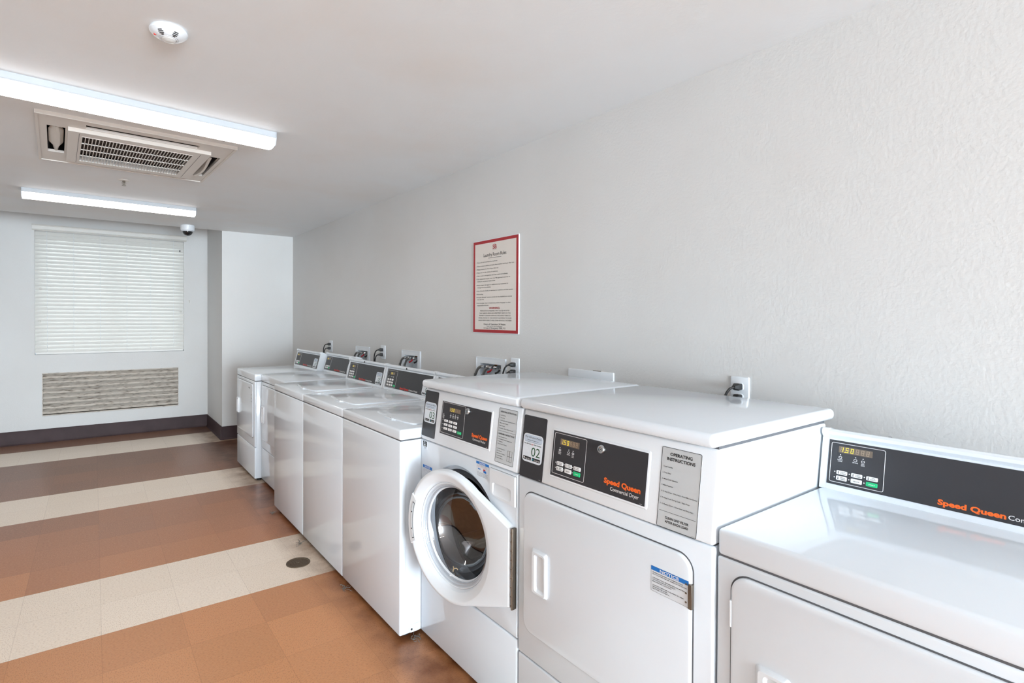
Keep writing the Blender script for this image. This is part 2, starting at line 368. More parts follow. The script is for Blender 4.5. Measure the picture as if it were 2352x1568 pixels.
# ------------------------------------------------------------------ horizontal blind
bl = thing('window_blind', 'white horizontal slat blind, fully lowered and closed over the window', 'blind', (0, 0, 0))
m = MB(); m.loft(BACK, [[(u, 2.338, 0), (u, 2.402, 0), (u, 2.402, .056), (u, 2.392, .062), (u, 2.384, .055), (u, 2.350, .055), (u, 2.343, .062), (u, 2.336, .056)] for u in (-2.528, -1.038)], 'blind')
m.build('valance', bl, angle=20)
m = MB(); NS = 31; z0, z1 = .995, 2.33
for k in range(NS):
    zc = z0 + (z1-z0)*(k+.5)/NS
    pr = []
    for t in (-1, -.5, 0, .5, 1):
        a = math.radians(66); q = t*.0262; bow = .003*(1-t*t)
        pr.append((zc + q*math.sin(a), -.028 - q*math.cos(a) + bow))
    zb_, wb_ = pr[0]; bead = [(zb_+.0024, wb_-.0034), (zb_-.0004, wb_-.003), (zb_-.0022, wb_), (zb_-.0022, wb_+.0026), (zb_-.0002, wb_+.0046), (zb_+.0024, wb_+.0046), (zb_+.0042, wb_+.0022)]
    full = pr[1:] + [(z, w - .0025) for z, w in pr[1:][::-1]] + bead
    m.loft(BACK, [[(u, z, w) for z, w in full] for u in (-2.5095, -1.0605)], 'blind')
m.build('slats', bl)
m = MB(); m.slab(BACK, -2.500, -1.070, .976, .996, -.05, -.006, 'blind', r=.004); m.build('bottom_rail', bl)
for u in (-2.403, -2.166, -1.92, -1.661, -1.418, -1.175):
    m = MB(); m.tube([(u, .99, .0012), (u, 2.335, .0012)], .0011, 'plastic', n=5, smooth=False, F=BACK)
    for k in range(NS): m.box(u-.002, u+.002, z0+(z1-z0)*(k+.5)/NS+.016, z0+(z1-z0)*(k+.5)/NS+.022, -.004, .002, 'plastic', F=BACK)
    m.build('ladder_cord', bl)
m = MB(); m.slab(BACK, -1.112, -1.100, 2.205, 2.225, -.002, .006, 'blackdot', r=.003); m.build('cord_lock', bl, label='small black cord lock')
for u, v in ((-2.46, 1.70), (-2.468, 1.34), (-1.098, 1.46)):
    m = MB(); m.ring(BACK, (u-.009, u+.009, v-.011, v+.011), (u-.005, u+.005, v-.007, v+.007), .0, .005, 'cream', ro=.003, ri=.002); m.build('bracket', bl)
# tiny wall hooks beside the blind
m = MB(); m.tube([(-1.002, 1.60, 0), (-1.002, 1.60, .014), (-1.002, 1.585, .018), (-1.002, 1.575, .012)], .0022, 'cream', n=6, F=BACK); m.dot(BACK, -1.002, 1.60, .007, 0, .002, 'cream')
tag(m.build('wall_hook'), 'tiny pale hook screwed into the wall right of the blind', 'hook')
# louvred vent
vt = thing('wall_vent', 'stained beige louvred vent recessed in the wall below the blind', 'vent')
m = MB(); m.ring(BACK, (-2.449, -1.123, .291, .767), (-2.443, -1.129, .300, .760), -.10, -.004, 'louvre'); m.build('frame', vt)
m = MB(); m.slab(BACK, -2.45, -1.122, .29, .768, -.118, -.108, 'dark'); m.build('back_plate', vt)
m = MB()
for k in range(8):
    zc = .335 + k*.0565
    pf = [(zc-.029, -.034), (zc-.026, -.026), (zc-.019, -.022), (zc-.011, -.024), (zc-.003, -.032), (zc+.008, -.050), (zc+.020, -.064), (zc+.031, -.068), (zc+.031, -.074), (zc+.018, -.070), (zc+.004, -.056), (zc-.008, -.038), (zc-.018, -.029)]
    m.loft(BACK, [[(u, z, w) for z, w in pf] for u in (-2.444, -1.128)], 'louvre')
m.build('louvres', vt)

# ------------------------------------------------------------------ ceiling fixtures
def lamp(x0, y0, x1, y1, label, L=1.20, grp='strip lights on the ceiling'):
    a = math.atan2(y1-y0, x1-x0)
    t = thing('ceiling_lamp', label, 'ceiling light', (x1, y1, CZ), grp, a)      # origin at the right end, near edge; local -x along the lamp, +y away
    F = frame((0, 0, 0), (0, 1, 0), (0, 0, -1)); W = .125
    # F: u = +y, v = down, w = U x V = -x
    hs = [(.0, 0), (.0, .026), (.004, .030), (W-.004, .030), (W, .026), (W, 0)]
    m = MB(); m.loft(F, [[(u, v, q) for u, v in hs] for q in (0, L)], 'lampbody'); m.dot(frame((0, 0, 0), (0, 1, 0), (0, 0, -1)), .02, .012, .0022, -.0008, .002, 'ink')
    m.build('housing', t)
    ds = [(.007, .028)] + [(.009+.012-.012*math.cos(k*PI/8) if k < 4 else .021, .052 + .016*math.sin(k*PI/8)) for k in range(5)] + [(W/2, .074)] + [(W-.021+.012*math.sin(k*PI/8), .052+.016*math.cos(k*PI/8)) for k in range(5)] + [(W-.007, .028)]
    m = MB(); m.loft(F, [[(u, v, q) for u, v in ds] for q in (.004, L-.004)], 'tube'); k_ = m.mi('tubeside'); bmesh.ops.recalc_face_normals(m.bm, faces=m.bm.faces[:])
    for f in m.bm.faces:
        if f.normal.z > -.80: f.material_index = k_
    m.build('diffuser', t, label='glowing white diffuser')
    for q in (-.001, L-.003):
        m = MB(); m.loft(F, [[(u, v, q+s) for u, v in ([(0, 0), (0, .03)] + ds[1:-1] + [(W, .03), (W, 0)])] for s in (0, .004)], 'lampbody'); m.build('end_cap', t)
    return t
lamp(-2.284, 2.838, -1.192, 2.929, 'glowing strip light cropped by the left edge, on the ceiling before the air conditioner', L=1.22)
lamp(-2.430, 5.308, -1.231, 5.371, 'glowing strip light on the ceiling, the farther one, between the sprinkler and the blind')
lamp(-2.430, -2.3, -1.231, -2.25, 'unseen strip light added on the ceiling behind the camera to brighten the near dryer')  # out of view, added to brighten the nearest dryer's top and front

ac = thing('ceiling_air_conditioner', 'square white cassette air conditioner with dark grille, set in the ceiling', 'air conditioner', (AX, AY, CZ), rz=AR)
AF = frame((0, 0, 0), (1, 0, 0), (0, -1, 0))      # u = x, v = -y (towards the camera), w = down
H = .452
m = MB(); slots = [(-.408, -.332, -.25, .29), (.352, .418, -.30, .22), (-.25, .27, .335, .405), (-.25, .27, -.405, -.335)]
holed(m, AF, -H, H, -H-.025, H+.025, 0, .014, slots + [(-.28, .28, -.31, .27)], 'acwhite')
m.ring(AF, (-H, H, -H-.025, H+.025), (-H+.012, H-.012, -H-.013, H+.013), .012, .019, 'acwhite'); m.build('outer_panel', ac, smooth=False)
m = MB(); holed(m, AF, -.322, .345, -.36, .325, .012, .034, [(-.262, .262, -.292, .252)], 'acwhite'); m.build('intake_panel', ac, smooth=False)
for sgn in (-1, 1): m = MB(); m.slab(AF, sgn*.285-.001+.01, sgn*.285+.001+.01, -.34, .30, .034, .0348, 'seam'); m.build('panel_seam', ac)
m = MB(); NG = 34
for k in range(NG+1):
    u = -.262 + .524*k/NG; m.box(u-.0019, u+.0019, -.292, .252, .031, .0355, 'acwhite', F=AF)
for k in range(5):
    v = -.292 + .544*k/4; m.box(-.262, .262, v-.0026, v+.0026, .031, .036, 'acwhite', F=AF)
m.build('grille', ac, smooth=False)
m = MB(); m.slab(AF, -.27, .27, -.30, .26, -.02, -.012, 'filter'); m.build('filter', ac)
m = MB(); m.box(-.415, .415, -.415, .415, -.16, -.155, 'dark', F=AF); m.ring(AF, (-.415, .415, -.415, .415), (-.41, .41, -.41, .41), -.16, 0, 'dark'); m.build('housing', ac)
m = MB(); pf = [(.362, -.002), (.368, .005), (.377, .007), (.386, .003), (.385, .000), (.377, .004), (.369, .002), (.364, -.005)]
m.loft(AF, [[(u, v, w) for v, w in pf] for u in (-.245, .265)], 'vane'); m.build('vane', ac)
m = MB(); m.loft(AF, [[(u, v-.74, w) for v, w in pf] for u in (-.245, .265)], 'vane'); m.build('vane', ac)
# left vane: displaced bulging flap; right vane: bent down
m = MB(); i = m.mi('vane'); prof = [(-.245, .15, .0, .6), (-.20, .3, .006, .7), (-.165, .5, .010, 1.), (-.12, .5, .012, 1.), (-.05, .5, .014, 1.), (.06, .5, .015, 1.), (.10, .5, .012, .95), (.14, .5, .008, .6), (.19, .5, .004, .45), (.25, .5, .0, .45)]
rg = []
for v, c, w, s_ in prof:
    c0 = -.370; hw = .032*s_
    rg.append([(c0-hw, -v+.02, w-.012), (c0-hw*.5, -v+.02, w+.004), (c0, -v+.02, w+.010), (c0+hw*.5, -v+.02, w+.006), (c0+hw, -v+.02, w-.014), (c0+hw*.5, -v+.02, w+.002), (c0, -v+.02, w+.006), (c0-hw*.5, -v+.02, w)])
m.loft(AF, rg, 'vane'); m.build('vane', ac)
m = MB(); rg = []
for k in range(9):
    t_ = k/8; v = -.29+.50*t_; d = .012*math.sin(t_*PI*1.2)
    rg.append([(.358+d, v, .000), (.362+d, v, .020+d), (.376+d*.6, v, .026+d), (.372+d*.6, v, .022+d), (.365+d, v, .016), (.361+d, v, -.002)])
m.loft(AF, rg, 'vane'); m.build('vane', ac)

# occupancy sensor
DOWN = frame((0, 0, 0), (1, 0, 0), (0, -1, 0))
sn = thing('ceiling_sensor', 'round white sensor with two sets of black slots on the near ceiling', 'sensor', (-1.772, 2.106, CZ), rz=math.radians(-8))
m = MB(); m.lathe(DOWN, [(.055, 0), (.0585, .006), (.058, .011), (.050, .020), (.038, .028), (.030, .031), (.029, .030)], 'plastic', n=48); m.build('body', sn)
m = MB(); m.lathe(DOWN, [(.023, .0305), (.021, .035), (.014, .039), (.006, .0405)], 'lens', n=32); m.ring(DOWN, (-.026, .026, -.026, .026), (-.0235, .0235, -.0235, .0235), .030, .0325, 'plastic', ro=.026, ri=.0235, n=10); m.build('lens', sn)
for cx in (-.023, .023):
    m = MB()
    for k, (hw, vv) in enumerate(((.006, .049), (.0085, .044), (.0085, .039), (.005, .034))):
        pts = []
        for j in range(7):
            t_ = -1+2*j/6; rr_ = vv; ang = math.atan2(1, cx/.039*1.0) + t_*hw/.042*-1
            pts.append((rr_*math.cos(ang), rr_*math.sin(ang)))
        def zz(r):
            P_ = [(.030, .031), (.038, .028), (.050, .020), (.058, .011)]
            for (r0, z_0), (r1, z_1) in zip(P_, P_[1:]):
                if r <= r1: return z_0+(z_1-z_0)*(r-r0)/(r1-r0)
            return .011
        up_ = [(x, y, zz(math.hypot(x, y))+.0006) for x, y in pts]
        for j in range(6):
            (x0, y0, q0), (x1, y1, q1) = up_[j], up_[j+1]; n_ = math.hypot(x0, y0); e = 2.2e-3
            m.box(0, 0, 0, 0, 0, 0, 'ink', F=DOWN, hexa=[(x0*(1-e/n_), y0*(1-e/n_), q0-.004), (x1*(1-e/n_), y1*(1-e/n_), q1-.004), (x0, y0, q0-.004), (x1, y1, q1-.004),
                  (x0*(1-e/n_), y0*(1-e/n_), q0+.0018), (x1*(1-e/n_), y1*(1-e/n_), q1+.0018), (x0, y0, q0+.0004), (x1, y1, q1+.0004)])
    m.build('slots', sn, recalc=True)
m = MB(); m.slab(DOWN, -.044, -.034, .004, .009, .020, .0285, 'red', r=.002); m.build('indicator', sn, label='small red indicator')
# sprinkler
sp = thing('fire_sprinkler', 'small ceiling sprinkler head between the air conditioner and the far strip light', 'sprinkler', (-1.804, 4.60, CZ))
m = MB(); m.lathe(DOWN, [(.034, 0), (.033, .003), (.020, .006), (.012, .007)], 'acwhite', n=28); m.build('escutcheon', sp)
m = MB(); m.lathe(DOWN, [(.009, .005), (.009, .016), (.005, .018), (.004, .036), (.0135, .038), (.0135, .040)], 'hinge', n=18)
for s_ in (-1, 1): m.tube([(s_*.009, 0, .014), (s_*.011, 0, .024), (s_*.003, 0, .036)], .0016, 'hinge', n=6, F=DOWN)
m.build('head', sp)
# dome camera
dc = thing('dome_camera', 'white dome security camera with dark glass under the ceiling edge above the blind', 'security camera', (-1.163, 6.46, CZ))
m = MB(); m.lathe(DOWN, [(.066, 0), (.069, .004), (.067, .050), (.064, .058), (.050, .061)], 'plastic', n=40); m.build('housing', dc)
m = MB(); m.lathe(DOWN, [(.050, .060)] + [(.050*math.cos(a), .062+.050*math.sin(a)) for a in [k*PI/2/9 for k in range(9)]] + [(.001, .112)], 'dome', n=36); m.build('dome', dc, label='smoked black dome')
m = MB(); m.lathe(DOWN, [(.053, .058), (.0535, .064), (.051, .066)], 'plastic', n=40); m.build('trim_ring', dc)

# ------------------------------------------------------------------ appliance pieces
def seven(mb, F, u, v, h, ch, on):
    S = {'1': 'bc', '5': 'afgcd', '0': 'abcdef', '8': 'abcdefg', ' ': ''}
    wd = h*.52; t = h*.13; lit = S[ch]
    seg = {'a': (0, wd, h-t, h), 'd': (0, wd, 0, t), 'g': (0, wd, h/2-t/2, h/2+t/2), 'f': (0, t, h/2, h), 'b': (wd-t, wd, h/2, h), 'e': (0, t, 0, h/2), 'c': (wd-t, wd, 0, h/2)}
    for k, (a, b, c, d) in seg.items():
        isl = on and k in lit
        sl = .1*h
        mb.slab(F, u+a+t*.12+sl*(c/h), u+b-t*.12+sl*(c/h), v+c+t*.1, v+d-t*.1, .0018, .0024 if isl else .0021, 'segon' if isl else 'segoff')
def display(F, u0, u1, v0, v1, par, n=6, text='150888', fine=True):
    m = MB(); m.slab(F, u0, u1, v0, v1, .0012, .0018, 'display', r=.001); m.slab(F, u0+.004, u1-.004, v0+.002, v1-.002, .0015, .0019, 'display')
    du = (u1-u0-.006)/n; h = (v1-v0)*.76
    for k, ch in enumerate(text[:n]): seven(m, F, u0+.004+du*k, v0+(v1-v0)*.12, h, ch, k < 3)
    m.dot(F, u0+.004+du*.92, v0+(v1-v0)*.14, h*.09, .0018, .0024, 'segon', n=8)
    m.build('display', par, label='amber digital price display reading 1.50', smooth=False)
def outline(m, F, u0, u1, v0, v1, t=.0012, r=.005, mt='whiteink', w=.0013):
    m.ring(F, (u0, u1, v0, v1), (u0+t, u1-t, v0+t, v1-t), .0008, w, mt, ro=r, ri=r-t)
def sticker(F, u0, v0, num, par, W=.096, Hh=.0925, w0=.0012):
    """payment sticker; the square code of the original is left out"""
    m = MB(); m.slab(F, u0, u0+W, v0, v0+Hh, w0-.0006, w0+.0004, 'sticker', r=.014)
    s = W/.096; w = w0+.0008
    m.slab(F, u0+.004*s, u0+.092*s, v0+Hh*.70, v0+Hh*.965, w0, w0+.0006, 'stickerblue', r=.010)
    m.text(F, 'Pay with your Phone', u0+W/2, v0+Hh*.855, .0060*s, 'ink', wd=W*.80, al='C', w=w, bold=-.004)
    m.text(F, 'Download the app to start', u0+W/2, v0+Hh*.765, .0032*s, 'ink', wd=W*.58, al='C', w=w)
    m.slab(F, u0+.008*s, u0+.088*s, v0+Hh*.712, v0+Hh*.718, w0, w0+.0007, 'seam')
    m.text(F, 'Scan QR Code', u0+.006*s, v0+Hh*.625, .0038*s, 'ink', wd=W*.36, w=w, bold=.02)
    m.text(F, 'OR', u0+W*.43, v0+Hh*.61, .0060*s, 'red', wd=W*.10, w=w)
    m.text(F, 'Enter Number', u0+W*.565, v0+Hh*.625, .0038*s, 'ink', wd=W*.36, w=w, bold=.02)
    m.text(F, num, u0+W*.455, v0+Hh*.235, .031*s, 'dgreen', wd=W*.44, w=w, bold=-.002)
    m.slab(F, u0+.006*s, u0+.045*s, v0+Hh*.07, v0+Hh*.185, w0, w0+.0007, 'ink', r=.002)
    m.slab(F, u0+.050*s, u0+.089*s, v0+Hh*.07, v0+Hh*.185, w0, w0+.0007, 'ink', r=.002)
    m.dot(F, u0+.0115*s, v0+Hh*.127, .0030*s, w0, w, 'whiteink'); m.text(F, 'App Store', u0+.018*s, v0+Hh*.095, .0048*s, 'whiteink', wd=.024*s, w=w)
    m.prism(F, [(u0+.053*s, v0+Hh*.09), (u0+.059*s, v0+Hh*.127), (u0+.053*s, v0+Hh*.165)], w0, w, 'teal'); m.text(F, 'Google Play', u0+.0615*s, v0+Hh*.095, .0048*s, 'whiteink', wd=.025*s, w=w)
    m.build('payment_sticker', par, label='pale blue and white pay-by-phone sticker numbered '+num, smooth=False)
def button(F, u, v, wd, h, par, txt=None, col='whiteink', icon=True, led=True, fine=True):
    m = MB(); m.slab(F, u, u+wd, v, v+h, .0008, .0024, col, r=.0022, b=.0006, n=3)
    if txt and fine:
        L = txt.split('\n'); hh = h*.2; x0 = u+wd*(.34 if icon else .1)
        for k, t in enumerate(L): m.text(F, t, x0+(wd*.95-(x0-u))/2, v+h*(.58-.36*k if len(L) > 1 else .36), hh*(1 if len(L) > 1 else 1.1), 'ink' if col == 'whiteink' else 'whiteink', wd=min(wd*.55, wd*.14*len(t)), al='C', w=.0026, bold=.02)
        if icon: m.slab(F, u+wd*.16, u+wd*.21, v+h*.32, v+h*.8, .0024, .0026, 'ink'); m.dot(F, u+wd*.185, v+h*.27, h*.11, .0024, .0026, 'ink', n=8)
    if led: m.dot(F, u-.0045, v+h*.55, .0016, .0008, .0016, 'whiteink', n=8)
    m.build('green_button' if col == 'green' else 'button', par, label='green start button' if col == 'green' else None)
def icons(F, items, par):
    for u, v, txt in items:
        m = MB(); m.dot(F, u, v, .0014, .0008, .0015, 'whiteink', n=8)
        m.ring(F, (u-.004, u+.004, v-.0105, v-.0045), (u-.003, u+.003, v-.0095, v-.0055), .0008, .0014, 'whiteink', ro=.002, ri=.001)
        for k, t in enumerate(txt.split('\n')): m.text(F, t, u, v-.0155-.0042*k, .0029, 'whiteink', wd=.0022*len(t), al='C', w=.0013, bold=.02)
        m.build('indicator_legend', par, smooth=False)
def lock(F, u, v, par):
    m = MB(); G = F @ Matrix.Translation((u, v, 0))
    m.lathe(G, [(.0125, .0005), (.0125, .008), (.0108, .0105), (.0075, .0108), (.007, .006), (.0045, .006), (.0042, .009), (.0016, .009), (.0014, .004)], 'chrome', n=28)
    m.build('lock', par, label='round chrome lock')

# ------------------------------------------------------------------ payments / front-control machines
LEAN = (.12, 0, 1)
def front_control(t, Wd, seam_bot, name):
    """lid, control housing; returns (control panel, lean frame)"""
    CF = frame((-.002, 0, .865), (0, -1, 0), LEAN)
    m = MB(); m.box(.0, .662, -Wd, 0, 1.094, 1.128, 'enamel', bev=.014, seg=4); m.build('top', t)
    m = MB(); y0, y1 = -Wd+.001, -.001
    m.box(0, 0, 0, 0, 0, 0, 'plastic', bev=.006, seg=3, hexa=[(-.002, y0, .869), (.60, y0, .869), (-.002, y1, .869), (.60, y1, .869), (.025, y0, 1.090), (.60, y0, 1.090), (.025, y1, 1.090), (.60, y1, 1.090)])
    cp = m.build('control_panel', t)
    m = MB(); m.box(.03, .60, -Wd+.006, -.006, 1.088, 1.096, 'seam'); m.box(.012, .64, -Wd+.006, -.006, .862, .872, 'seam'); m.build('gap_strip', t)
    return cp, CF
def feet(t, Wd, D=.62):
    for x in (.05, D-.05):
        for y in (-.05, -Wd+.05):
            m = MB(); G = frame((x, y, 0), (1, 0, 0), (0, 1, 0)); m.lathe(G, [(.02, 0), (.02, .008), (.006, .010), (.006, .024)], 'blackdot', n=14); m.build('foot', t)
def recess_handle(F, u0, u1, v0, v1, par):
    m = MB(); o = rr(u0, u1, v0, v1, .008); i1 = rr(u0+.021, u1-.007, v0+.012, v1-.012, .010); i2 = rr(u0+.026, u1-.012, v0+.018, v1-.018, .008)
    o2 = rr(u0+.010, u1-.003, v0+.006, v1-.006, .008)
    m.loft(F, [[(x, y, .008) for x, y in o], [(x, y, .0105) for x, y in o], [(x, y, .020) for x, y in o2], [(x, y, .020) for x, y in i1], [(x, y, .0115) for x, y in i2]], 'plastic')
    m.build('handle', par)
def dryer_door(t, u0, u1, v0, v1, hinge_side, label_notice, hu=.046):
    m = MB(); m.slab(FRONT, u0-.0035, u1+.0035, v0-.0035, v1+.0035, -.001, .0008, 'seam', r=.043, n=8); m.build('door_gap_shadow', t)  # thin grey slab stands in for the shadow line around the door
    m = MB(); m.slab(FRONT, u0, u1, v0, v1, .0002, .009, 'enamel', r=.04, b=.006, n=8); d = m.build('door', t)
    recess_handle(FRONT, u0+hu, u0+hu+.073, .508, .652, d)
    for vv in (.400, .702):
        m = MB(); uh = u1 if hinge_side == 'R' else u0
        hm, hw_ = ('hinge', .005) if label_notice else ('plastic', .0026); m.box(uh-hw_, uh+hw_, vv, vv+.060, .002, .013 if label_notice else .0093, hm, F=FRONT, bev=.0012)
        if label_notice:
            for k in range(3): m.dot(FRONT, uh-.012, vv+.012+k*.022, .0026, .008, .010, 'hinge', n=8)
        m.build('hinge', d, label='bare metal hinge' if label_notice else None)
    if label_notice:
        F = FRONT; m = MB(); a, b, c, e = .537, .643, .703, .767
        m.slab(F, a, b, c, e, .0088, .0094, 'sticker'); m.slab(F, a, b, e-.0105, e, .009, .0097, 'blue')
        m.text(F, 'NOTICE', (a+b)/2, e-.0092, .0078, 'whiteink', wd=.054, al='C', w=.0099, bold=.02)
        lines = ['WHEN DISCARDING OR STORING YOUR', 'OLD CLOTHES DRYER, REMOVE THE DOOR.', '', 'LORSQUE VOUS ENTREPOSEZ OU METTEZ', 'VOTRE SECHEUSE AU REBUT,', 'ENLEVEZ-EN LA PORTE.', '', 'CUANDO DESECHE O GUARDE SU VIEJO', 'SECADOR DE ROPA,', 'QUITELE LA PUERTA.']
        for k, tx in enumerate(lines):
            if tx: m.text(F, tx, a+.004, e-.0165-.0046*k, .0026, 'ink', wd=len(tx)*.0028, w=.0097, bold=.02)
        outl = .0004
        m.ring(F, (a, b, c, e), (a+outl, b-outl, c+outl, e-outl), .009, .0096, 'seam')
        m.build('notice_label', d, label='white notice label with blue header', smooth=False)
    return d
def cabinet(t, Wd, D, ztop, low, front_hole=None):
    m = MB(); m.box(.014, D, -Wd+.0012, -.0012, .0225, ztop-.0005, 'enamel', bev=.004, seg=2); m.build('cabinet', t)
    if low:
        m = MB(); m.box(0, .020, -Wd, 0, low+.002, ztop, 'enamel', bev=.006, seg=3); m.build('front_panel', t)
        m = MB(); m.box(.0008, .020, -Wd, 0, .022, low-.002, 'enamel', bev=.006, seg=3); m.build('lower_panel', t)
    else:
        m = MB(); m.box(0, .034, -Wd, 0, .022, ztop, 'enamel', bev=.007, seg=3); m.build('front_panel', t)

# --- front-control dryer marked 02
Wd = .700
t = thing('tumble_dryer', 'tall white front-control dryer with number 02 sticker and blue-headed notice on its door', 'dryer', (-.81, 1.386, 0))
cabinet(t, Wd, .655, .866, .268); feet(t, Wd)
cp, CF = front_control(t, Wd, .866, '02')
m = MB(); m.slab(CF, .005, .1165, .005, .208, -.001, .0012, 'black', r=.006); m.text(CF, '511892', .108, .009, .0018, 'whiteink', al='R', w=.0014); m.build('payment_strip', cp, label='dark grey vertical strip')
sticker(CF, .011, .056, '02', cp)
m = MB(); m.slab(CF, .147, .515, .034, .186, -.001, .003, 'plastic', r=.006, b=.003); m.slab(CF, .153, .508, .041, .180, .002, .0034, 'black', r=.001); m.text(CF, '511893', .500, .0435, .002, 'whiteink', al='R', w=.0036)
FP = CF @ Matrix.Translation((0, 0, .0034))
fp = m.build('faceplate', cp, label='dark grey faceplate in a white raised frame')
m = MB(); outline(m, FP, .160, .294, .049, .175, w=.0009); m.build('keypad_outline', cp); m = MB(); m.text(FP, 'Speed Queen', .3685, .0702, .0146, 'orange', wd=.1245, w=.0008, bold=.042); m.build('brand_lettering', cp, label='bold orange brand lettering', smooth=False); m = MB(); m.text(FP, 'Commercial Dryer', .3925, .0540, .0105, 'whiteink', wd=.096, w=.0008, bold=.004)
m.build('type_lettering', cp, label='white lettering', smooth=False)
display(FP @ Matrix.Translation((0, 0, -.001)), .186, .265, .141, .160, cp)
B6 = ['HIGH\nTEMP', 'LOW\nTEMP', 'NO\nHEAT', 'MED\nTEMP', 'DELICATES', 'START']
for k, tx in enumerate(B6):
    button(FP, .179+(k % 3)*.036, .0775 if k < 3 else .0610, .0275, .0115 if k < 3 else .0125, cp, tx, 'green' if k == 5 else 'whiteink', icon=k in (0, 1, 2, 3))
icons(FP, [(.187, .131, 'INSERT\nCOINS'), (.2245, .131, 'DRYING'), (.2425, .131, 'COOL\nDOWN')], cp)
lock(FP, .354, .1595, cp)
m = MB(); m.slab(CF, .546, .657, .006, .207, -.001, .0008, 'silverlabel', r=.004); outline(m, CF, .546, .657, .006, .207, t=.0012, r=.004, mt='ink', w=.0011)
m.text(CF, 'OPERATING', .6015, .1875, .0078, 'ink', wd=.062, al='C', bold=.032); m.text(CF, 'INSTRUCTIONS', .6015, .1750, .0078, 'ink', wd=.079, al='C', bold=.032)
for k, (tx, ue) in enumerate((('1. Load Laundry', .581), ('2. Close Door', .577), ('3. Make Cycle Selection', .597), ('4. Make Payment', .585), ('5. To Start Dryer - Press Start - Door Must be Closed', .652), ('6. To Stop Dryer During Cycle - Open Door', .634), ('7. To Restart Dryer - Close Door and Press Start', .645))):
    m.text(CF, tx, .552, .1565-.0156*k, .0034, 'ink', wd=ue-.552, bold=.01)
m.slab(CF, .551, .653, .0468, .0475, .0005, .0011, 'ink')
m.text(CF, 'CLEAN LINT FILTER', .602, .0300, .0058, 'ink', wd=.066, al='C', bold=.032); m.text(CF, 'AFTER EACH LOAD', .602, .0205, .0058, 'ink', wd=.065, al='C', bold=.032); m.text(CF, '503733', .652, .0085, .002, 'ink', al='R')
m.build('instruction_plate', cp, label='silver plate of operating instructions', smooth=False)
dryer_door(t, .034, .648, .362, .825, 'R', True)

# --- front-load washer marked 03 with its door ajar
Wd = .657
t = thing('front_load_washer', 'white front-loading washer with round glass door ajar and number 03 sticker', 'washing machine', (-.81, 2.050, 0))
feet(t, Wd)
# cabinet as a shell open at the front, so the drum can be seen through the porthole
DC = (Wd+.002-.345, .555)      # porthole centre (u, v) seen on the front
m = MB(); m.ring(FRONT, (0, Wd, .022, .866), (.004, Wd-.004, .026, .862), -.650, -.014, 'enamel'); m.slab(FRONT, .002, Wd-.002, .024, .864, -.652, -.645, 'enamel'); m.build('cabinet', t, smooth=False)
def polar(poly, c, n):
    """resample the convex polygon by angle about c, snapping to its corners"""
    out = []
    angs = [2*PI*k/n for k in range(n)]
    for k, p in enumerate(poly):
        q0, q1 = poly[k-1], poly[(k+1) % len(poly)]
        d0 = (p[0]-q0[0], p[1]-q0[1]); d1 = (q1[0]-p[0], q1[1]-p[1])
        if abs(d0[0]*d1[1]-d0[1]*d1[0]) > .15*math.hypot(*d0)*math.hypot(*d1):
            a = math.atan2(p[1]-c[1], p[0]-c[0]) % (2*PI); j = round(a/(2*PI/n)) % n; angs[j] = a
    for a in angs:
        dx, dy = math.cos(a), math.sin(a); best = 0
        for k in range(len(poly)):
            x0, y0 = poly[k][0]-c[0], poly[k][1]-c[1]; x1, y1 = poly[(k+1) % len(poly)][0]-c[0], poly[(k+1) % len(poly)][1]-c[1]
            ex, ey = x1-x0, y1-y0; den = dx*ey-dy*ex
            if abs(den) < 1e-12: continue
            s_ = (x0*ey-y0*ex)/den; q = (x0*dy-y0*dx)/den
            if s_ > 0 and -1e-6 <= q <= 1+1e-6: best = max(best, s_)
        out.append((c[0]+dx*best, c[1]+dy*best))
    return out, angs
NP = 96
rect = [(0, .304), (Wd, .304), (Wd, .866), (0, .866)]
ro, angs = polar(rect, DC, NP)
circ = lambda r, w, A=None: [(DC[0]+r*math.cos(a), DC[1]+r*math.sin(a), w) for a in (A or angs)]
m = MB(); i_ = rr(0, 1, 0, 1, .1)
def shr(pts, q): return [(min(max(x, q), Wd-q), min(max(y, .304+q), .866-q)) for x, y in pts]
m.loft(FRONT, [[(x, y, -.02) for x, y in ro], [(x, y, -.006) for x, y in ro], [(x, y, -.001) for x, y in shr(ro, .003)], [(x, y, 0) for x, y in shr(ro, .007)],
               circ(.2600, 0), circ(.2570, -.003), circ(.2560, -.014), circ(.2430, -.015), circ(.2420, -.032)], 'enamel', cap0=False, cap1=False)
m.build('front_panel', t, recalc=True)
m = MB(); m.loft(FRONT, [circ(.243, -.028), circ(.240, -.032), circ(.235, -.030), circ(.225, -.026), circ(.212, -.030), circ(.205, -.045), circ(.200, -.075), circ(.196, -.080)], 'rubber', cap0=False, cap1=False); m.build('door_gasket', t, label='dark rubber door gasket')
m = MB(); m.loft(FRONT, [circ(.198, -.078), circ(.215, -.085), circ(.250, -.095), circ(.255, -.12), circ(.255, -.42), circ(.23, -.45), circ(.08, -.46), circ(.02, -.46)], 'steel', cap0=False, cap1=True)
m.build('drum', t, label='shiny steel drum', angle=60)
for k in range(3):
    m = MB(); a = math.radians(100+120*k)
    rg = []
    for w_, hh in ((-.13, .0), (-.16, .05), (-.27, .06), (-.38, .045), (-.41, 0)):
        rg.append([(DC[0]+(.256-q)*math.cos(a+da), DC[1]+(.256-q)*math.sin(a+da), w_) for da, q in ((-.22, 0), (-.10, hh*.75), (0, hh), (.10, hh*.75), (.22, 0))])
    m.loft(FRONT, rg, 'lifter'); m.build('drum_lifter', t, angle=60)
m = MB(); m.box(.0008, .020, -Wd, 0, .022, .299, 'enamel', bev=.006, seg=3); m.build('lower_panel', t)
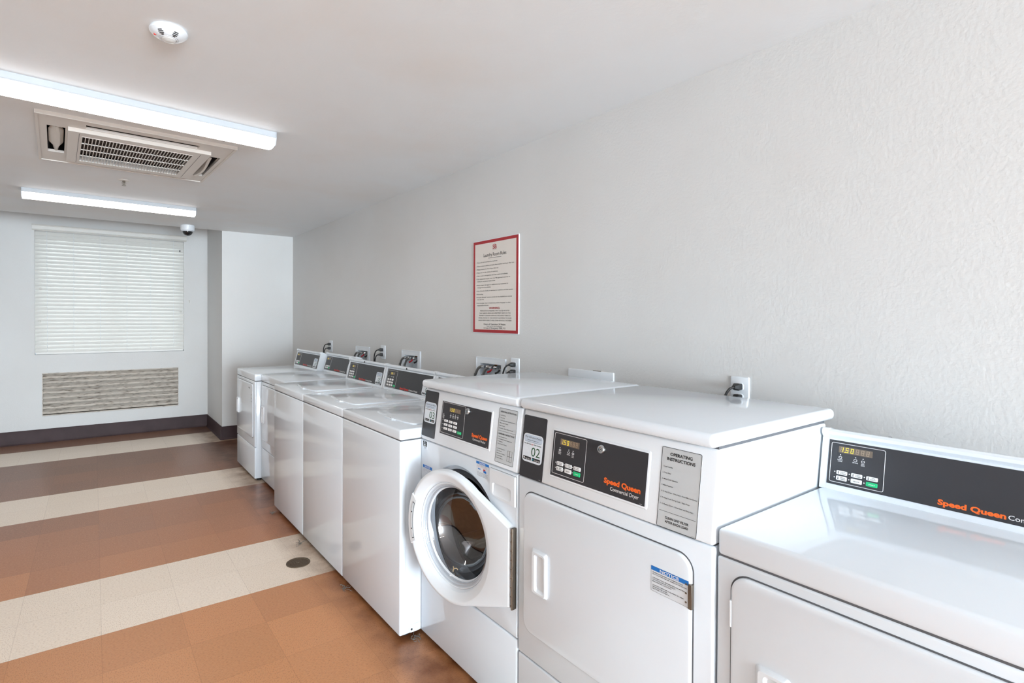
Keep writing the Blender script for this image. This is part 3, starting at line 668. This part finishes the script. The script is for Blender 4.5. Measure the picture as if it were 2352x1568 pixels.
cp, CF = front_control(t, Wd, .866, '03')
m = MB(); m.slab(CF, .004, .112, .020, .217, -.001, .0012, 'black', r=.006); m.build('payment_strip', cp, label='dark grey vertical strip')
sticker(CF, .011, .080, '03', cp, W=.094, Hh=.088)
m = MB(); m.slab(CF, .145, .497, .047, .193, -.001, .003, 'plastic', r=.006, b=.003); m.slab(CF, .151, .489, .054, .188, .002, .0034, 'black', r=.001); m.text(CF, '804293', .482, .0565, .002, 'whiteink', al='R', w=.0036); m.build('faceplate', cp, label='dark grey faceplate in a white raised frame')
FP = CF @ Matrix.Translation((0, 0, .0034))
m = MB(); outline(m, FP, .157, .3225, .060, .185, w=.0009); m.build('keypad_outline', cp); m = MB(); m.text(FP, 'Speed Queen', .3795, .0812, .0132, 'orange', wd=.0995, w=.0008, bold=.042); m.build('brand_lettering', cp, label='bold orange brand lettering', smooth=False); m = MB(); m.text(FP, 'Commercial Washer', .3885, .0685, .0085, 'whiteink', wd=.081, w=.0008, bold=.004); m.build('type_lettering', cp, label='white lettering', smooth=False)
display(FP @ Matrix.Translation((0, 0, -.001)), .210, .291, .151, .168, cp)
for k in range(9):
    button(FP, .180+(k % 3)*.034, .106-.0158*(k//3), .026, .0095, cp, ['HOT', 'WARM', 'COLD'][k % 3], icon=False, led=False)
button(FP, .2815, .0725, .0275, .0105, cp, 'START', 'green', icon=False, led=False)
icons(FP, [(.171, .137, 'INSERT\nCOINS'), (.223, .143, 'WASH'), (.241, .143, 'RINSE'), (.258, .143, 'SPIN'), (.275, .143, 'LID')], cp)
m = MB()
for k, tx in enumerate(('NORMAL', 'PERM', 'DELIC')): m.text(FP, tx, .176, .110-.0158*k, .0028, 'whiteink', wd=.011, al='R', w=.001, bold=.01)
m.build('row_legends', cp, smooth=False)
lock(FP, .3445, .1705, cp)
m = MB(); m.slab(CF, .530, .633, .020, .212, -.001, .0008, 'silverlabel', r=.004); outline(m, CF, .530, .633, .020, .212, t=.0012, r=.004, mt='ink', w=.0011)
m.text(CF, 'OPERATING INSTRUCTIONS', .5815, .1965, .0055, 'ink', wd=.088, al='C', bold=.02)
for k, tx in enumerate(('1. Load Laundry', '2. Close Door', '3. Add Supplies (See Instructions Below)', '4. Make Cycle Selection', '5. Make Payment', '6. Press Start (Door Must be Closed)')):
    m.text(CF, tx, .536, .1850-.0092*k, .0032, 'ink', wd=len(tx)*.0022, bold=.01)
m.slab(CF, .534, .630, .1310, .1317, .0005, .0011, 'ink')
m.text(CF, 'DISPENSER INSTRUCTIONS', .5815, .1185, .0055, 'ink', wd=.088, al='C', bold=.02)
for k, tx in enumerate(('1. Open Dispenser Drawer', '2. Add Supplies To Proper Compartment', '    as Needed', '3. Close Dispenser Drawer', '', '1. Pre-Wash Detergent', '    (if Used)', '2. Main Wash Detergent', '3. Liquid Bleach', '4. Fabric Softener')):
    if tx: m.text(CF, tx, .536, .1090-.0083*k, .0030, 'ink', wd=len(tx)*.00215, bold=.01)
for q in ((.597, .609, .051, .070), (.609, .622, .051, .070), (.597, .609, .033, .051), (.609, .622, .033, .051)): m.ring(CF, q, (q[0]+.0006, q[1]-.0006, q[2]+.0006, q[3]-.0006), .0005, .0011, 'ink')
m.build('instruction_plate', cp, label='silver plate of operating instructions', smooth=False)
# detergent drawer
dr = [(.508, .857), (.508, .79), (.512, .772), (.522, .764), (.56, .757), (.60, .754), (Wd-.004, .753), (Wd-.004, .857)]
m = MB(); m.prism(FRONT, [(x, y) for x, y in dr], -.001, .0006, 'seam'); cx_, cy_ = .58, .806; inn = rr(.525, .632, .765, .809, .010)
m.loft(FRONT, [[(x+(cx_-x)*q, y+(cy_-y)*q*.6, w_) for x, y in dr] for q, w_ in ((.012, 0), (.012, .003), (.03, .005))][:0] or [[(x, y, 0) for x, y in dr], [(x, y, .0002) for x, y in dr]], 'seam')
DQ = (.578, .788); od, _a = polar(dr[::-1], DQ, 72); idn, _b = polar(inn[:], DQ, 72)
m.loft(FRONT, [[(DQ[0]+(x-DQ[0])*q, DQ[1]+(y-DQ[1])*q, w_) for x, y in od] for q, w_ in ((.985, 0), (.985, .0045), (.965, .0075))] + [[(x, y, .0075) for x, y in idn]], 'plastic', cap0=False, cap1=False)
m.loft(FRONT, [[(x, y, .0075) for x, y in inn], [(x, y, .0012 + .0045*max(0, min(1, (.806-y)/.038))) for x, y in rr(.528, .629, .767, .8075, .01)]], 'plastic', cap0=False)
m.build('detergent_drawer', t)
# front labels
m = MB(); F = FRONT
m.slab(F, .018, .052, .829, .866-.003, .0, .0005, 'sticker'); m.slab(F, .019, .051, .840, .862, .0003, .0009, 'ink'); m.dot(F, .033, .853, .0078, .0005, .0012, 'sticker', n=20); m.dot(F, .035, .854, .0055, .0006, .0015, 'ink', n=16); m.text(F, 'ENERGY', .035, .8415, .004, 'whiteink', wd=.026, al='C', w=.0013)
m.text(F, 'HIGH-EFFICIENCY', .035, .835, .0025, 'ink', wd=.028, al='C', w=.0008); m.text(F, 'WASHER', .035, .831, .0025, 'ink', wd=.016, al='C', w=.0008)
m.build('energy_label', t, label='small black and white efficiency label', smooth=False)
m = MB(); m.slab(F, .018, .094, .731, .759, 0, .0004, 'sticker'); m.slab(F, .018, .094, .747, .759, .0002, .0007, 'blue'); m.text(F, 'NOTICE', .056, .7495, .0075, 'whiteink', wd=.044, al='C', w=.001, bold=.02)
for k, tx in enumerate(('Use HE detergent only. Do not', 'overload. See instructions on', 'the door for more details.')): m.text(F, tx, .021, .7425-.0045*k, .0026, 'seam', wd=.062, w=.0007)
m.build('notice_label', t, label='small label with blue header left of the door', smooth=False)
m = MB(); m.slab(F, .417, .496, .808, .862, 0, .0004, 'sticker'); m.slab(F, .417, .496, .8525, .862, .0002, .0007, 'blue'); m.text(F, 'NOTICE', .4565, .8542, .0062, 'whiteink', wd=.036, al='C', w=.001, bold=.02)
for k, (tx, mt) in enumerate((('Use only HIGH EFFICIENCY', 'ink'), ('low suds detergent', 'red'))): m.text(F, tx, .4565, .8475-.0045*k, .0026, mt, wd=.060, al='C', w=.0007)
m.slab(F, .428, .444, .833, .837, .0003, .0007, 'blue'); m.slab(F, .462, .474, .829, .839, .0003, .0007, 'red'); m.slab(F, .464, .480, .826, .834, .0004, .0009, 'blue')
for k, tx in enumerate(('Utilice solamente detergente', 'de alta eficiencia. Utiliser', 'seulement un detergent HE', 'a faible mousse')): m.text(F, tx, .4565, .8215-.0042*k, .0025, 'ink', wd=.064, al='C', w=.0007)
m.build('notice_label', t, label='small label with blue header and red and blue marks beside the drawer', smooth=False)
# the round door, hinged at its right edge and a little open
TH = math.radians(7)
DF = frame((-.010, -Wd+.001, 0), (math.sin(TH), -math.cos(TH), 0), (0, 0, 1))     # origin on the hinge line, u negative towards the free edge
dc_ = (-.345, .555); RO = .2525
circ_pts = [(dc_[0]+RO*math.cos(2*PI*k/72), dc_[1]+RO*math.sin(2*PI*k/72)) for k in range(72)]
tab = [(-.010, .412), (-.010, .684)]
def hull(P):
    P = sorted(set((round(a, 6), round(b, 6)) for a, b in P))
    def half(pts):
        h = []
        for p in pts:
            while len(h) > 1 and (h[-1][0]-h[-2][0])*(p[1]-h[-2][1])-(h[-1][1]-h[-2][1])*(p[0]-h[-2][0]) <= 0: h.pop()
            h.append(p)
        return h
    a = half(P); b = half(P[::-1]); return a[:-1]+b[:-1]
ND = 120
dp, da = polar(hull(circ_pts+tab), dc_, ND)
def dsc(q): # shrink outline
    return [(x-q*math.cos(a) if True else x, y-q*math.sin(a)) for (x, y), a in zip(dp, da)]
dcir = lambda r, w: [(dc_[0]+r*math.cos(a), dc_[1]+r*math.sin(a), w) for a in da]
m = MB()
m.loft(DF, [dcir(.195, -.034), dcir(.236, -.034)] + [[(x, y, w_) for x, y in dsc(q)] for q, w_ in ((.016, -.014), (.0, -.012), (.0, .004), (.0025, .010), (.008, .014))]
       + [dcir(.2385, .0150), dcir(.2350, .0142), dcir(.2200, .0080), dcir(.2070, -.0005), dcir(.2040, -.006), dcir(.2005, -.014), dcir(.195, -.022)], 'plastic', cap0=False, cap1=False)
door = m.build('door', t, label='white round door with flat hinge side, standing ajar', angle=28)
# trim rings and the glass bowl
m = MB()
for r0, w_ in ((.200, -.016), (.193, -.022), (.186, -.026)):
    m.loft(DF, [dcir(r0, w_), dcir(r0-.0015, w_+.003), dcir(r0-.0045, w_+.003), dcir(r0-.006, w_)], 'clearpl' if r0 < .197 else 'plastic', cap0=False, cap1=False)
m.loft(DF, [dcir(.196, -.022), dcir(.189, -.030), dcir(.178, -.033), dcir(.174, -.040)], 'plastic', cap0=False, cap1=False)
m.build('trim_ring', door, label='pale ribbed inner ring')
m = MB()
prof = [(.184, -.028), (.179, -.032), (.174, -.040), (.168, -.060), (.158, -.084), (.142, -.106), (.118, -.123), (.085, -.132), (.045, -.136), (.008, -.137)]
m.loft(DF, [dcir(r, w_) for r, w_ in prof], 'bowl', cap0=False)
m.build('door_glass', door, label='clear glass bowl', angle=60)
# pull handle block on the free side
m = MB(); sec = []
A0, A1 = 152, 203
def arc(r, a0, a1, n): return [(dc_[0]+r*math.cos(math.radians(a0+(a1-a0)*k/n)), dc_[1]+r*math.sin(math.radians(a0+(a1-a0)*k/n))) for k in range(n+1)]
out = arc(.2500, A0, A1, 14) + arc(.2120, A1-2, A0+2, 14)
cxm = sum(p[0] for p in out)/len(out); cym = sum(p[1] for p in out)/len(out)
m.loft(DF, [[(x, y, -.010) for x, y in out], [(x, y, .0140) for x, y in out], [(x+(cxm-x)*.09, y+(cym-y)*.03, .0180) for x, y in out]], 'plastic')
g = arc(.2310, A0+7, A1-5, 12) + arc(.2180, A1-5, A0+7, 12)
m.loft(DF, [[(x, y, .0180) for x, y in g], [(x, y, .0193) for x, y in g]], 'seam')
g = arc(.2295, A0+8, A1-6, 12) + arc(.2195, A1-6, A0+8, 12)
m.loft(DF, [[(x, y, .0185) for x, y in g], [(x, y, .0198) for x, y in g]], 'plastic')
for a in (170, 188): m.dot(DF, dc_[0]+.2245*math.cos(math.radians(a)), dc_[1]+.2245*math.sin(math.radians(a)), .0028, .0185, .021, 'ink', n=10)
m.build('handle', door)
m = MB(); m.box(-.007, .004, .410, .686, -.006, .012, 'hinge', F=DF, bev=.0015); m.tube([(-.001, .410, .012), (-.001, .686, .012)], .0034, 'hinge', n=10, smooth=False, F=DF)
for k in range(9): m.dot(DF, -.001, .425+.031*k, .0028, .011, .0165, 'hinge', n=8)
m.build('hinge', door, label='long bare metal piano hinge')
# scrap caught at the bottom of the door glass
m = MB(); q0 = Vector((-.81, 2.050, 0)) + (DF @ Vector((dc_[0]-.030, dc_[1]-.160, -.050)))
m.tube([(-.012, -.010, .002), (-.004, -.002, .006), (.002, .006, .004), (.004, .014, .008)], [.0022]*19, 'scrap', n=5); m.tube([(-.004, -.002, .006), (.004, -.010, .010), (.008, -.014, .004)], .0018, 'scrap', n=5)
o = m.build('paper_scrap'); o.location = q0; tag(o, 'tiny cream scrap of paper caught at the bottom of the round door glass', 'scrap')

# ------------------------------------------------------------------ rear-console machines
def console(t, Wd, xb, zb, lean, fa=.018, fb=.018):
    """sloping rear console; returns (console part, panel frame)"""
    CF = frame((xb, 0, zb), (0, -1, 0), (lean, 0, 1))
    # profile in (v, w): v up the face, w outwards (towards the user)
    D = .125
    pf = [(0, 0), (.143, 0), (.146, -.002), (.150, .004), (.155, .0095), (.163, .011), (.1695, .006), (.1715, -.004), (.170, -.030), (.163, -.052), (.12, -.07), (-.002, -D)]
    P2 = lambda s_, u: [(u, v, w) for v, w in pf]
    m = MB(); m.loft(CF, [P2(0, .017), P2(0, Wd-.017)], 'enamel'); c = m.build('console', t, angle=25)
    for a, b in ((0, .0165), (Wd-.0165, Wd)):
        m = MB(); o = [(v*1.0+(.0015 if v > .15 else 0), w+.0015) for v, w in pf]
        m.loft(CF, [[(u, v, w) for v, w in o] for u in (a, b)], 'plastic'); m.build('end_cap', t, angle=25)
    m = MB(); m.box(xb+.004, xb+D-.006, -Wd+.004, -.004, zb-.003, zb+.002, 'seam'); m.build('gap_strip', t)
    m = MB(); m.slab(CF, fa, Wd-fb, .016, .1405, -.001, .0009, 'black', r=.001); fp = m.build('faceplate', c, label='dark grey faceplate')
    return c, CF
def deck(t, Wd, x1, z0, z1):
    m = MB(); m.box(0, x1, -Wd, 0, z0, z1, 'enamel', bev=.010, seg=4); m.build('top', t)
    m = MB(); m.box(.004, x1-.01, -Wd+.003, -.003, z0-.004, z0+.004, 'seam'); m.build('gap_strip', t)

def rear_dryer(label, loc, lean, num=None, fine=True):
    Wd = .683
    t = thing('tumble_dryer', label, 'dryer', loc)
    cabinet(t, Wd, .69, .850, .290 if fine else .288); feet(t, Wd)
    deck(t, Wd, .69, .852, .9135)
    d = dryer_door(t, .037, .645, .362, .824, 'L' if fine else 'R', False, .058 if fine else .03)
    for (u, v) in ((.52, .785), (.545, .783)) if not fine else ():
        m = MB(); m.dot(FRONT, u, v, .006, .008, .0105, 'ink', n=10); m.build('plug', d, label='small black plug')
    m = MB()
    if not fine:
        for k in range(3): m.dot(FRONT, .60, .73-.03*k, .004, .008, .0105, 'seam', n=8)
        m.build('screw_covers', d)
    c, CF = console(t, Wd, .535, .9135, lean)
    m = MB(); outline(m, CF, .024, .1535, .023, .134, w=.0014, r=.005); m.build('keypad_outline', c); m = MB(); m.text(CF, 'Speed Queen', .2665, .0248, .0130, 'orange' if fine else 'red', wd=.124, w=.0012, bold=.042); m.build('brand_lettering', c, label='bold orange brand lettering', smooth=False)
    m = MB(); m.text(CF, 'Commercial Dryer', .394, .0252, .0110, 'whiteink', wd=.125, w=.0012, bold=.004); m.build('type_lettering', c, label='white lettering', smooth=False)
    display(CF, .043, .124, .1075, .1255, c)
    for k, tx in enumerate(B6):
        button(CF, .0415+(k % 3)*.036, .0465 if k < 3 else .0305, .0265, .0108 if k < 3 else .0118, c, tx, 'green' if k == 5 else 'whiteink', icon=k < 4, led=fine, fine=fine)
    if fine: icons(CF, [(.048, .1015, 'INSERT\nCOINS'), (.085, .1005, 'DRYING'), (.103, .1005, 'COOL\nDOWN')], c)
    m = MB(); m.dot(CF @ Matrix.Translation((0, .1705, -.018)) @ Matrix.Rotation(-PI/2, 4, 'X'), .155, 0, .004, -.001, .0015, 'ink', n=10); m.build('screw_hole', c)
    if num: sticker(CF, .545, .020, num, c, W=.094, Hh=.088)
    return t
rear_dryer('nearest white dryer, cropped in the right foreground, with a low top and rear console', (-.803, .681, 0), .17)
rear_dryer('second farthest white dryer, between the top loaders and the dryer by the pier', (-.820, 4.770, 0), .27, '06', fine=False)
rear_dryer('farthest white dryer at the end of the row, beside the pier', (-.872, 5.460, 0), .27, '07', fine=False)

def top_loader(label, loc, num=None):
    Wd = .652
    t = thing('top_load_washer', label, 'washing machine', loc)
    cabinet(t, Wd, .665, .866, None); feet(t, Wd)
    deck(t, Wd, .69, .868, .915)
    # lid with a bowed front edge and pull tab
    L = [(.592, .50), (.178, .50)] + [(.178, .145), (.182, .122), (.192, .108), (.21, .102), (.30, .094), (.335, .090), (.345, .074), (.43, .070), (.445, .084), (.50, .090), (.55, .096), (.572, .104), (.586, .118), (.592, .14)]
    cx_, cy_ = .39, .30
    m = MB(); m.loft(TOP, [[(cx_+(x-cx_)*k1, cy_+(y-cy_)*k1, w_) for x, y in L] for k1, w_ in ((1.0, .9145), (1.0, .9185), (.992, .9208), (.978, .9215))], 'enamel'); lid = m.build('lid', t, angle=20)
    m = MB(); m.slab(TOP, .35, .43, .072, .088, .9205, .9235, 'plastic', r=.006, b=.0015); m.dot(TOP, .402, .079, .0025, .9235, .924, 'seam', n=8); m.build('lid_tab', lid)
    m = MB(); m.slab(TOP, .150, .62, .505, .512, .915, .9185, 'enamel', r=.002, b=.001); m.build('lid_hinge', lid)
    c, CF = console(t, Wd, .545, .9135, .235, .028, .026)
    m = MB(); outline(m, CF, .036, .176, .020, .132, w=.0014, r=.003); m.build('keypad_outline', c); m = MB(); m.text(CF, 'Speed Queen', .245, .0220, .0135, 'red', wd=.116, w=.0012, bold=.042); m.build('brand_lettering', c, label='bold orange-red brand lettering', smooth=False)
    m = MB(); m.text(CF, 'Commercial Washer', .366, .0225, .0110, 'whiteink', wd=.112, w=.0012, bold=.01); m.build('type_lettering', c, label='white lettering', smooth=False)
    display(CF, .080, .142, .103, .121, c)
    for k in range(9): button(CF, .050+(k % 3)*.0315, .0640-.0185*(k//3), .0225, .0125, c, icon=False, led=False)
    button(CF, .1455, .0260, .026, .0130, c, None, 'green', icon=False, led=False)
    for u in (.062, .095, .112, .129): m = MB(); m.slab(CF, u-.002, u+.002, .086, .094, .0008, .0014, 'whiteink'); m.build('indicator_legend', c)
    m = MB(); m.dot(CF, .302, .1575, .0062, .002, .0125, 'ink', n=14); m.build('lock', c, label='round black lock')
    if num: sticker(CF, .527, .018, num, c, W=.090, Hh=.085)
    return t
A = top_loader('nearest of the three white top-loading washers, beside the washer with the open round door', (-.9125, 2.7035, 0))
m = MB(); SF = frame((0, -.652, 0), (1, 0, 0), (0, 0, 1))
m.slab(SF, .045, .105, .024, .058, -.0005, .0012, 'enamel', r=.012, b=.0006); m.dot(SF, .058, .038, .0045, .001, .0025, 'ink', n=10); m.build('corner_bracket', A)
top_loader('middle of the three white top-loading washers', (-.9125, 3.3605, 0), '04')
top_loader('farthest of the three white top-loading washers, touching the far dryers', (-.9125, 4.0200, 0), '05')

# ------------------------------------------------------------------ things on the right wall
sg = thing('rules_sign', 'red-bordered laundry room rules sign on the right wall', 'sign')
SU0, SU1, SV0, SV1 = -2.797, -2.347, 1.306, 1.881
m = MB(); m.slab(WALLR, SU0, SU1, SV0, SV1, 0, .006, 'plastic', r=.002); m.build('backing', sg)
m = MB(); m.ring(WALLR, (SU0+.004, SU1-.003, SV0+.003, SV1-.003), (SU0+.022, SU1-.021, SV0+.021, SV1-.021), .005, .0068, 'signred'); m.build('border', sg, smooth=False, label='dark red border')
m = MB(); m.slab(WALLR, SU0+.022, SU1-.021, SV0+.021, SV1-.021, .005, .0064, 'signface'); m.build('face', sg)
m = MB(); uc = (SU0+SU1)/2; sw = .0068
m.text(WALLR, 'SB', uc, 1.8195, .026, 'signred', wd=.040, al='C', w=sw, bold=.03)
m.text(WALLR, 'THE', uc, 1.849, .003, 'ink', wd=.018, al='C', w=sw); m.text(WALLR, 'SB APARTMENTS', uc, 1.8130, .003, 'ink', wd=.042, al='C', w=sw)
m.text(WALLR, 'Laundry Room Rules', uc, 1.7765, .022, 'ink', wd=.225, al='C', w=sw, bold=.004)
m.slab(WALLR, uc-.065, uc+.065, 1.7655, 1.7675, .006, .0068, 'ink')
rules = [('Please do not overload the machines.', 1.742, .205), ('Please remove clothes promptly from washer and dryer after use.', 1.7190, .362), ('Please remove lint from dryer after use.', 1.6985, .215), ('Please do not dye clothes in machines.', 1.6785, .210),
         ('Place trash in receptacles and clean spills immediately.', 1.6585, .305), ('Use equipment at your own risk. Management assumes no', 1.6385, .325), ('  liability for any lost or stolen items.', 1.6235, .185), ('Please report damaged or malfunctioning equipment to', 1.6000, .308), ('  management immediately.', 1.5855, .140),
         ('Use of laundry facility is restricted to residents and their guests.', 1.5640, .352), ('No smoking.', 1.5435, .062), ('No pets allowed. Assistive animals for the disabled are exempt', 1.5240, .345), ('  from this rule.', 1.5105, .070), ('No horseplay, loud or boisterous profane language or other', 1.4880, .332), ('  inappropriate behavior.', 1.4735, .120)]
for tx, v, wd in rules:
    if not tx.startswith(' '): m.dot(WALLR, SU0+.041, v+.0035, .0022, .006, sw, 'ink', n=8)
    m.text(WALLR, tx.strip(), SU0+.048, v, .0074, 'ink', wd=wd, w=sw, bold=.004)
m.text(WALLR, 'WARNING:', uc, 1.4535, .0125, 'signred', wd=.108, al='C', w=sw, bold=.03)
for k, (tx, wd) in enumerate((('PROPOSITION 65 REQUIRES THAT YOU BE INFORMED', .290), ('THAT VARIOUS AREAS AND APARTMENT UNITS ON THIS', .308), ('PROPERTY CONTAIN CHEMICALS, INCLUDING TOBACCO', .308), ('SMOKE, KNOWN TO THE STATE OF CALIFORNIA TO CAUSE', .325), ('CANCER, BIRTH DEFECTS AND OTHER REPRODUCTIVE HARM.', .330))):
    m.text(WALLR, tx, uc, 1.4395-.0148*k, .0080, 'ink', wd=wd, al='C', w=sw)
m.text(WALLR, 'Hours of Operation 24 Hours', uc, 1.3560, .0110, 'ink', wd=.215, al='C', w=sw, bold=.004)
m.text(WALLR, 'Thank you for your cooperation.', uc, 1.3455, .0062, 'ink', wd=.160, al='C', w=sw)
m.text(WALLR, 'In Case Of Emergency, DIAL 911', uc, 1.3325, .0110, 'ink', wd=.215, al='C', w=sw, bold=.004)
m.build('lettering', sg, label='black and red printed rules', smooth=False)

def outlet(y0, y1, ztop, label):
    t = thing('wall_outlet', label, 'outlet'); z0 = ztop-.115; ym = -(y0+y1)/2
    m = MB(); m.slab(WALLR, -y1, -y0, z0, ztop, 0, .006, 'plastic', r=.004, b=.003); m.build('cover_plate', t)
    for zc in (ztop-.037, ztop-.078):
        m = MB(); m.slab(WALLR, ym-.017, ym+.017, zc-.0145, zc+.0145, .005, .0075, 'plastic', r=.011, b=.001)
        for du in (-.0065, .0065): m.slab(WALLR, ym+du-.001, ym+du+.001, zc-.002, zc+.006, .007, .0078, 'ink')
        m.build('socket', t)
    return -ym, (ztop-.037, ztop-.078)
def plug(y, z, label, grp, drop=.75, sway=.03):
    t = thing('power_cord', label, 'power cord', (0, y, z), grp)
    G = frame((0, 0, 0), (0, -1, 0), (0, 0, 1))
    m = MB(); m.loft(G, [[(a*hw, b*hh, w_) for a, b in rr(-1, 1, -1, 1, .4, 3)] for w_, hw, hh in ((.0085, .012, .012), (.028, .013, .013), (.034, .010, .009), (.048, .006, .006))], 'cord')
    m.build('plug', t)
    m = MB(); m.tube([(-.044, 0, 0), (-.060, sway*.25, -.006), (-.070, sway*.6, -.030), (-.071, sway, -.08), (-.068, sway*1.2, -.22), (-.066, sway*1.3, -drop)], .0048, 'cord', n=8); m.build('cable', t)
    return t
G_ = 'black power cords plugged in along the wall'
for y0, y1, zt, nm, dr in ((5.285, 5.358, 1.162, 'the farthest outlet, above the dryers', .80), (4.066, 4.150, 1.166, 'the outlet between the two far water boxes', .72), (2.341, 2.417, 1.168, 'the outlet right of the nearest water box', .70), (1.024, 1.095, 1.182, 'the nearest outlet, behind the dryer marked 02', .75)):
    y, zs = outlet(y0, y1, zt, 'white double wall outlet, ' + nm[4:] if nm.startswith('the ') else nm)
    plug(y, zs[0], 'black power cord in the upper socket of ' + nm, G_, dr, sway=.03)
    plug(y, zs[1], 'black power cord in the lower socket of ' + nm, G_, dr-.05, sway=.012)

def water_box(y0, y1, zt, label, which):
    t = thing('water_supply_box', label, 'water outlet box'); u0, u1 = -y1, -y0; z0 = zt-.22
    m = MB(); m.ring(WALLR, (u0, u1, z0, zt), (u0+.038, u1-.042, z0+.035, zt-.038), .0, .007, 'plastic', ro=.004, ri=.003)
    m.ring(WALLR, (u0+.0, u1, z0, zt), (u0+.006, u1-.006, z0+.006, zt-.006), .006, .010, 'plastic', ro=.004, ri=.003); m.build('trim_frame', t)
    m = MB(); m.loft(WALLR, [[(x, y, w_) for x, y in rr(u0+.03, u1-.034, z0+.032, zt-.034, .003)] for w_ in (.004, -.075)], 'plastic', cap0=False); m.build('recess_box', t)
    uc = (u0+u1)/2
    for k, du in enumerate((-.022, .055)):
        m = MB(); z = zt-.058; m.tube([(uc+du, z+.02, -.06), (uc+du, z, -.045), (uc+du, z, -.02)], .009, 'brass', n=10, F=WALLR)
        m.tube([(uc+du, z, -.03), (uc+du-.012, z, .0), (uc+du-.018, z, .006)], .011, 'chrome', n=10, F=WALLR)
        v = m.build('valve', t)
        m = MB(); m.tube([(uc+du+.010, z-.012, -.014), (uc+du+.004, z-.026, -.006), (uc+du-.014, z-.034, .000)], [.0055]*12+[.0065], 'redpl' if k == 0 else 'cord', n=8, F=WALLR); m.build('handle', v, label='red valve handle' if k == 0 else 'dark valve handle')
    for k, (du, nm) in enumerate(((-.022, 'left'), (.055, 'right'))):
        z = zt-.058; h = MB(); h.tube([(uc+du-.022, z, .022), (uc+du-.040, z+.001, .028), (uc+du-.064, z-.012, .036), (uc+du-.082, z-.045, .041), (uc+du-.092, z-.10, .042), (uc+du-.095, z-.55, .042)], .0085, 'hose', n=10, F=WALLR)
        h.tube([(uc+du-.019, z, .021), (uc+du-.036, z, .027)], .0095, 'chrome', n=10, F=WALLR, smooth=False)
        tag(h.build('water_hose'), 'grey braided hose, %s one leaving %s' % (nm, which), 'hose', 'braided water hoses')
    return t
for (a, b, z), nm in zip(BOXES, (('nearest white water supply box, below and left of the outlet by the rules sign', 'nearest water box'), ('middle one of the three white water supply boxes', 'middle water box'), ('farthest of the three white water supply boxes', 'farthest water box'))):
    water_box(a, b, z, nm[0], 'the ' + nm[1])
t = thing('blank_cover', 'wide blank white cover plate low on the wall behind the dryer marked 02', 'cover plate')
m = MB(); m.slab(WALLR, -1.951, -1.658, .95, 1.144, 0, .007, 'plastic', r=.004, b=.003); m.build('plate', t)
m = MB(); m.box(-1.785, -1.738, 1.144, 1.1465, .001, .006, 'hinge', F=WALLR); m.build('latch', t)

# ------------------------------------------------------------------ floor drain and lint
d = thing('floor_drain', 'round tarnished drain grate in the pale floor stripe', 'drain', (-1.037, 3.052, 0))
UPF = frame((0, 0, 0), (1, 0, 0), (0, 1, 0))
m = MB(); m.lathe(UPF, [(.066, 0), (.065, .003), (.056, .0035), (.054, .0015)], 'drain', n=40); m.build('rim', d)
m = MB()
for k in range(-3, 4):
    hw = math.sqrt(max(.055**2-(k*.0145)**2, 0)); m.box(k*.0145-.0024, k*.0145+.0024, -hw, hw, .0010, .0018, 'drain'); m.box(-hw, hw, k*.0145-.0024, k*.0145+.0024, .0010, .0018, 'drain')
m.dot(UPF, 0, 0, .008, .001, .0036, 'drain'); m.build('grate', d)
m = MB(); m.dot(UPF, 0, 0, .056, .0001, .0012, 'sump', n=32); m.build('sump', d)
for k, (x, y, s_, nm) in enumerate(((-.955, 3.93, .028, 'under the farthest top loader'), (-.945, 3.30, .030, 'under the middle top loader, near the floor drain'), (-.935, 2.62, .024, 'under the nearest top loader'), (-.845, 2.035, .026, 'in the corner between nearest top loader and round-door washer'))):
    m = MB(); rnd = random.Random(k)
    for q in range(7):
        a = rnd.uniform(0, 6.28); pts = []
        p = Vector((rnd.uniform(-.3, .3)*s_, rnd.uniform(-.6, .6)*s_, .0022))
        for j in range(5):
            pts.append(tuple(p)); a += rnd.uniform(-1.3, 1.3); p = p+Vector((math.cos(a)*s_*.33, math.sin(a)*s_*.45, 0)); p.z = rnd.uniform(.0016, .008)
        m.tube(pts, rnd.uniform(.0008, .0018), 'lint', n=5)
    o = m.build('lint_clump'); o.location = (x, y, 0); tag(o, 'wisp of grey lint ' + nm, 'lint', 'lint wisps along the machines')
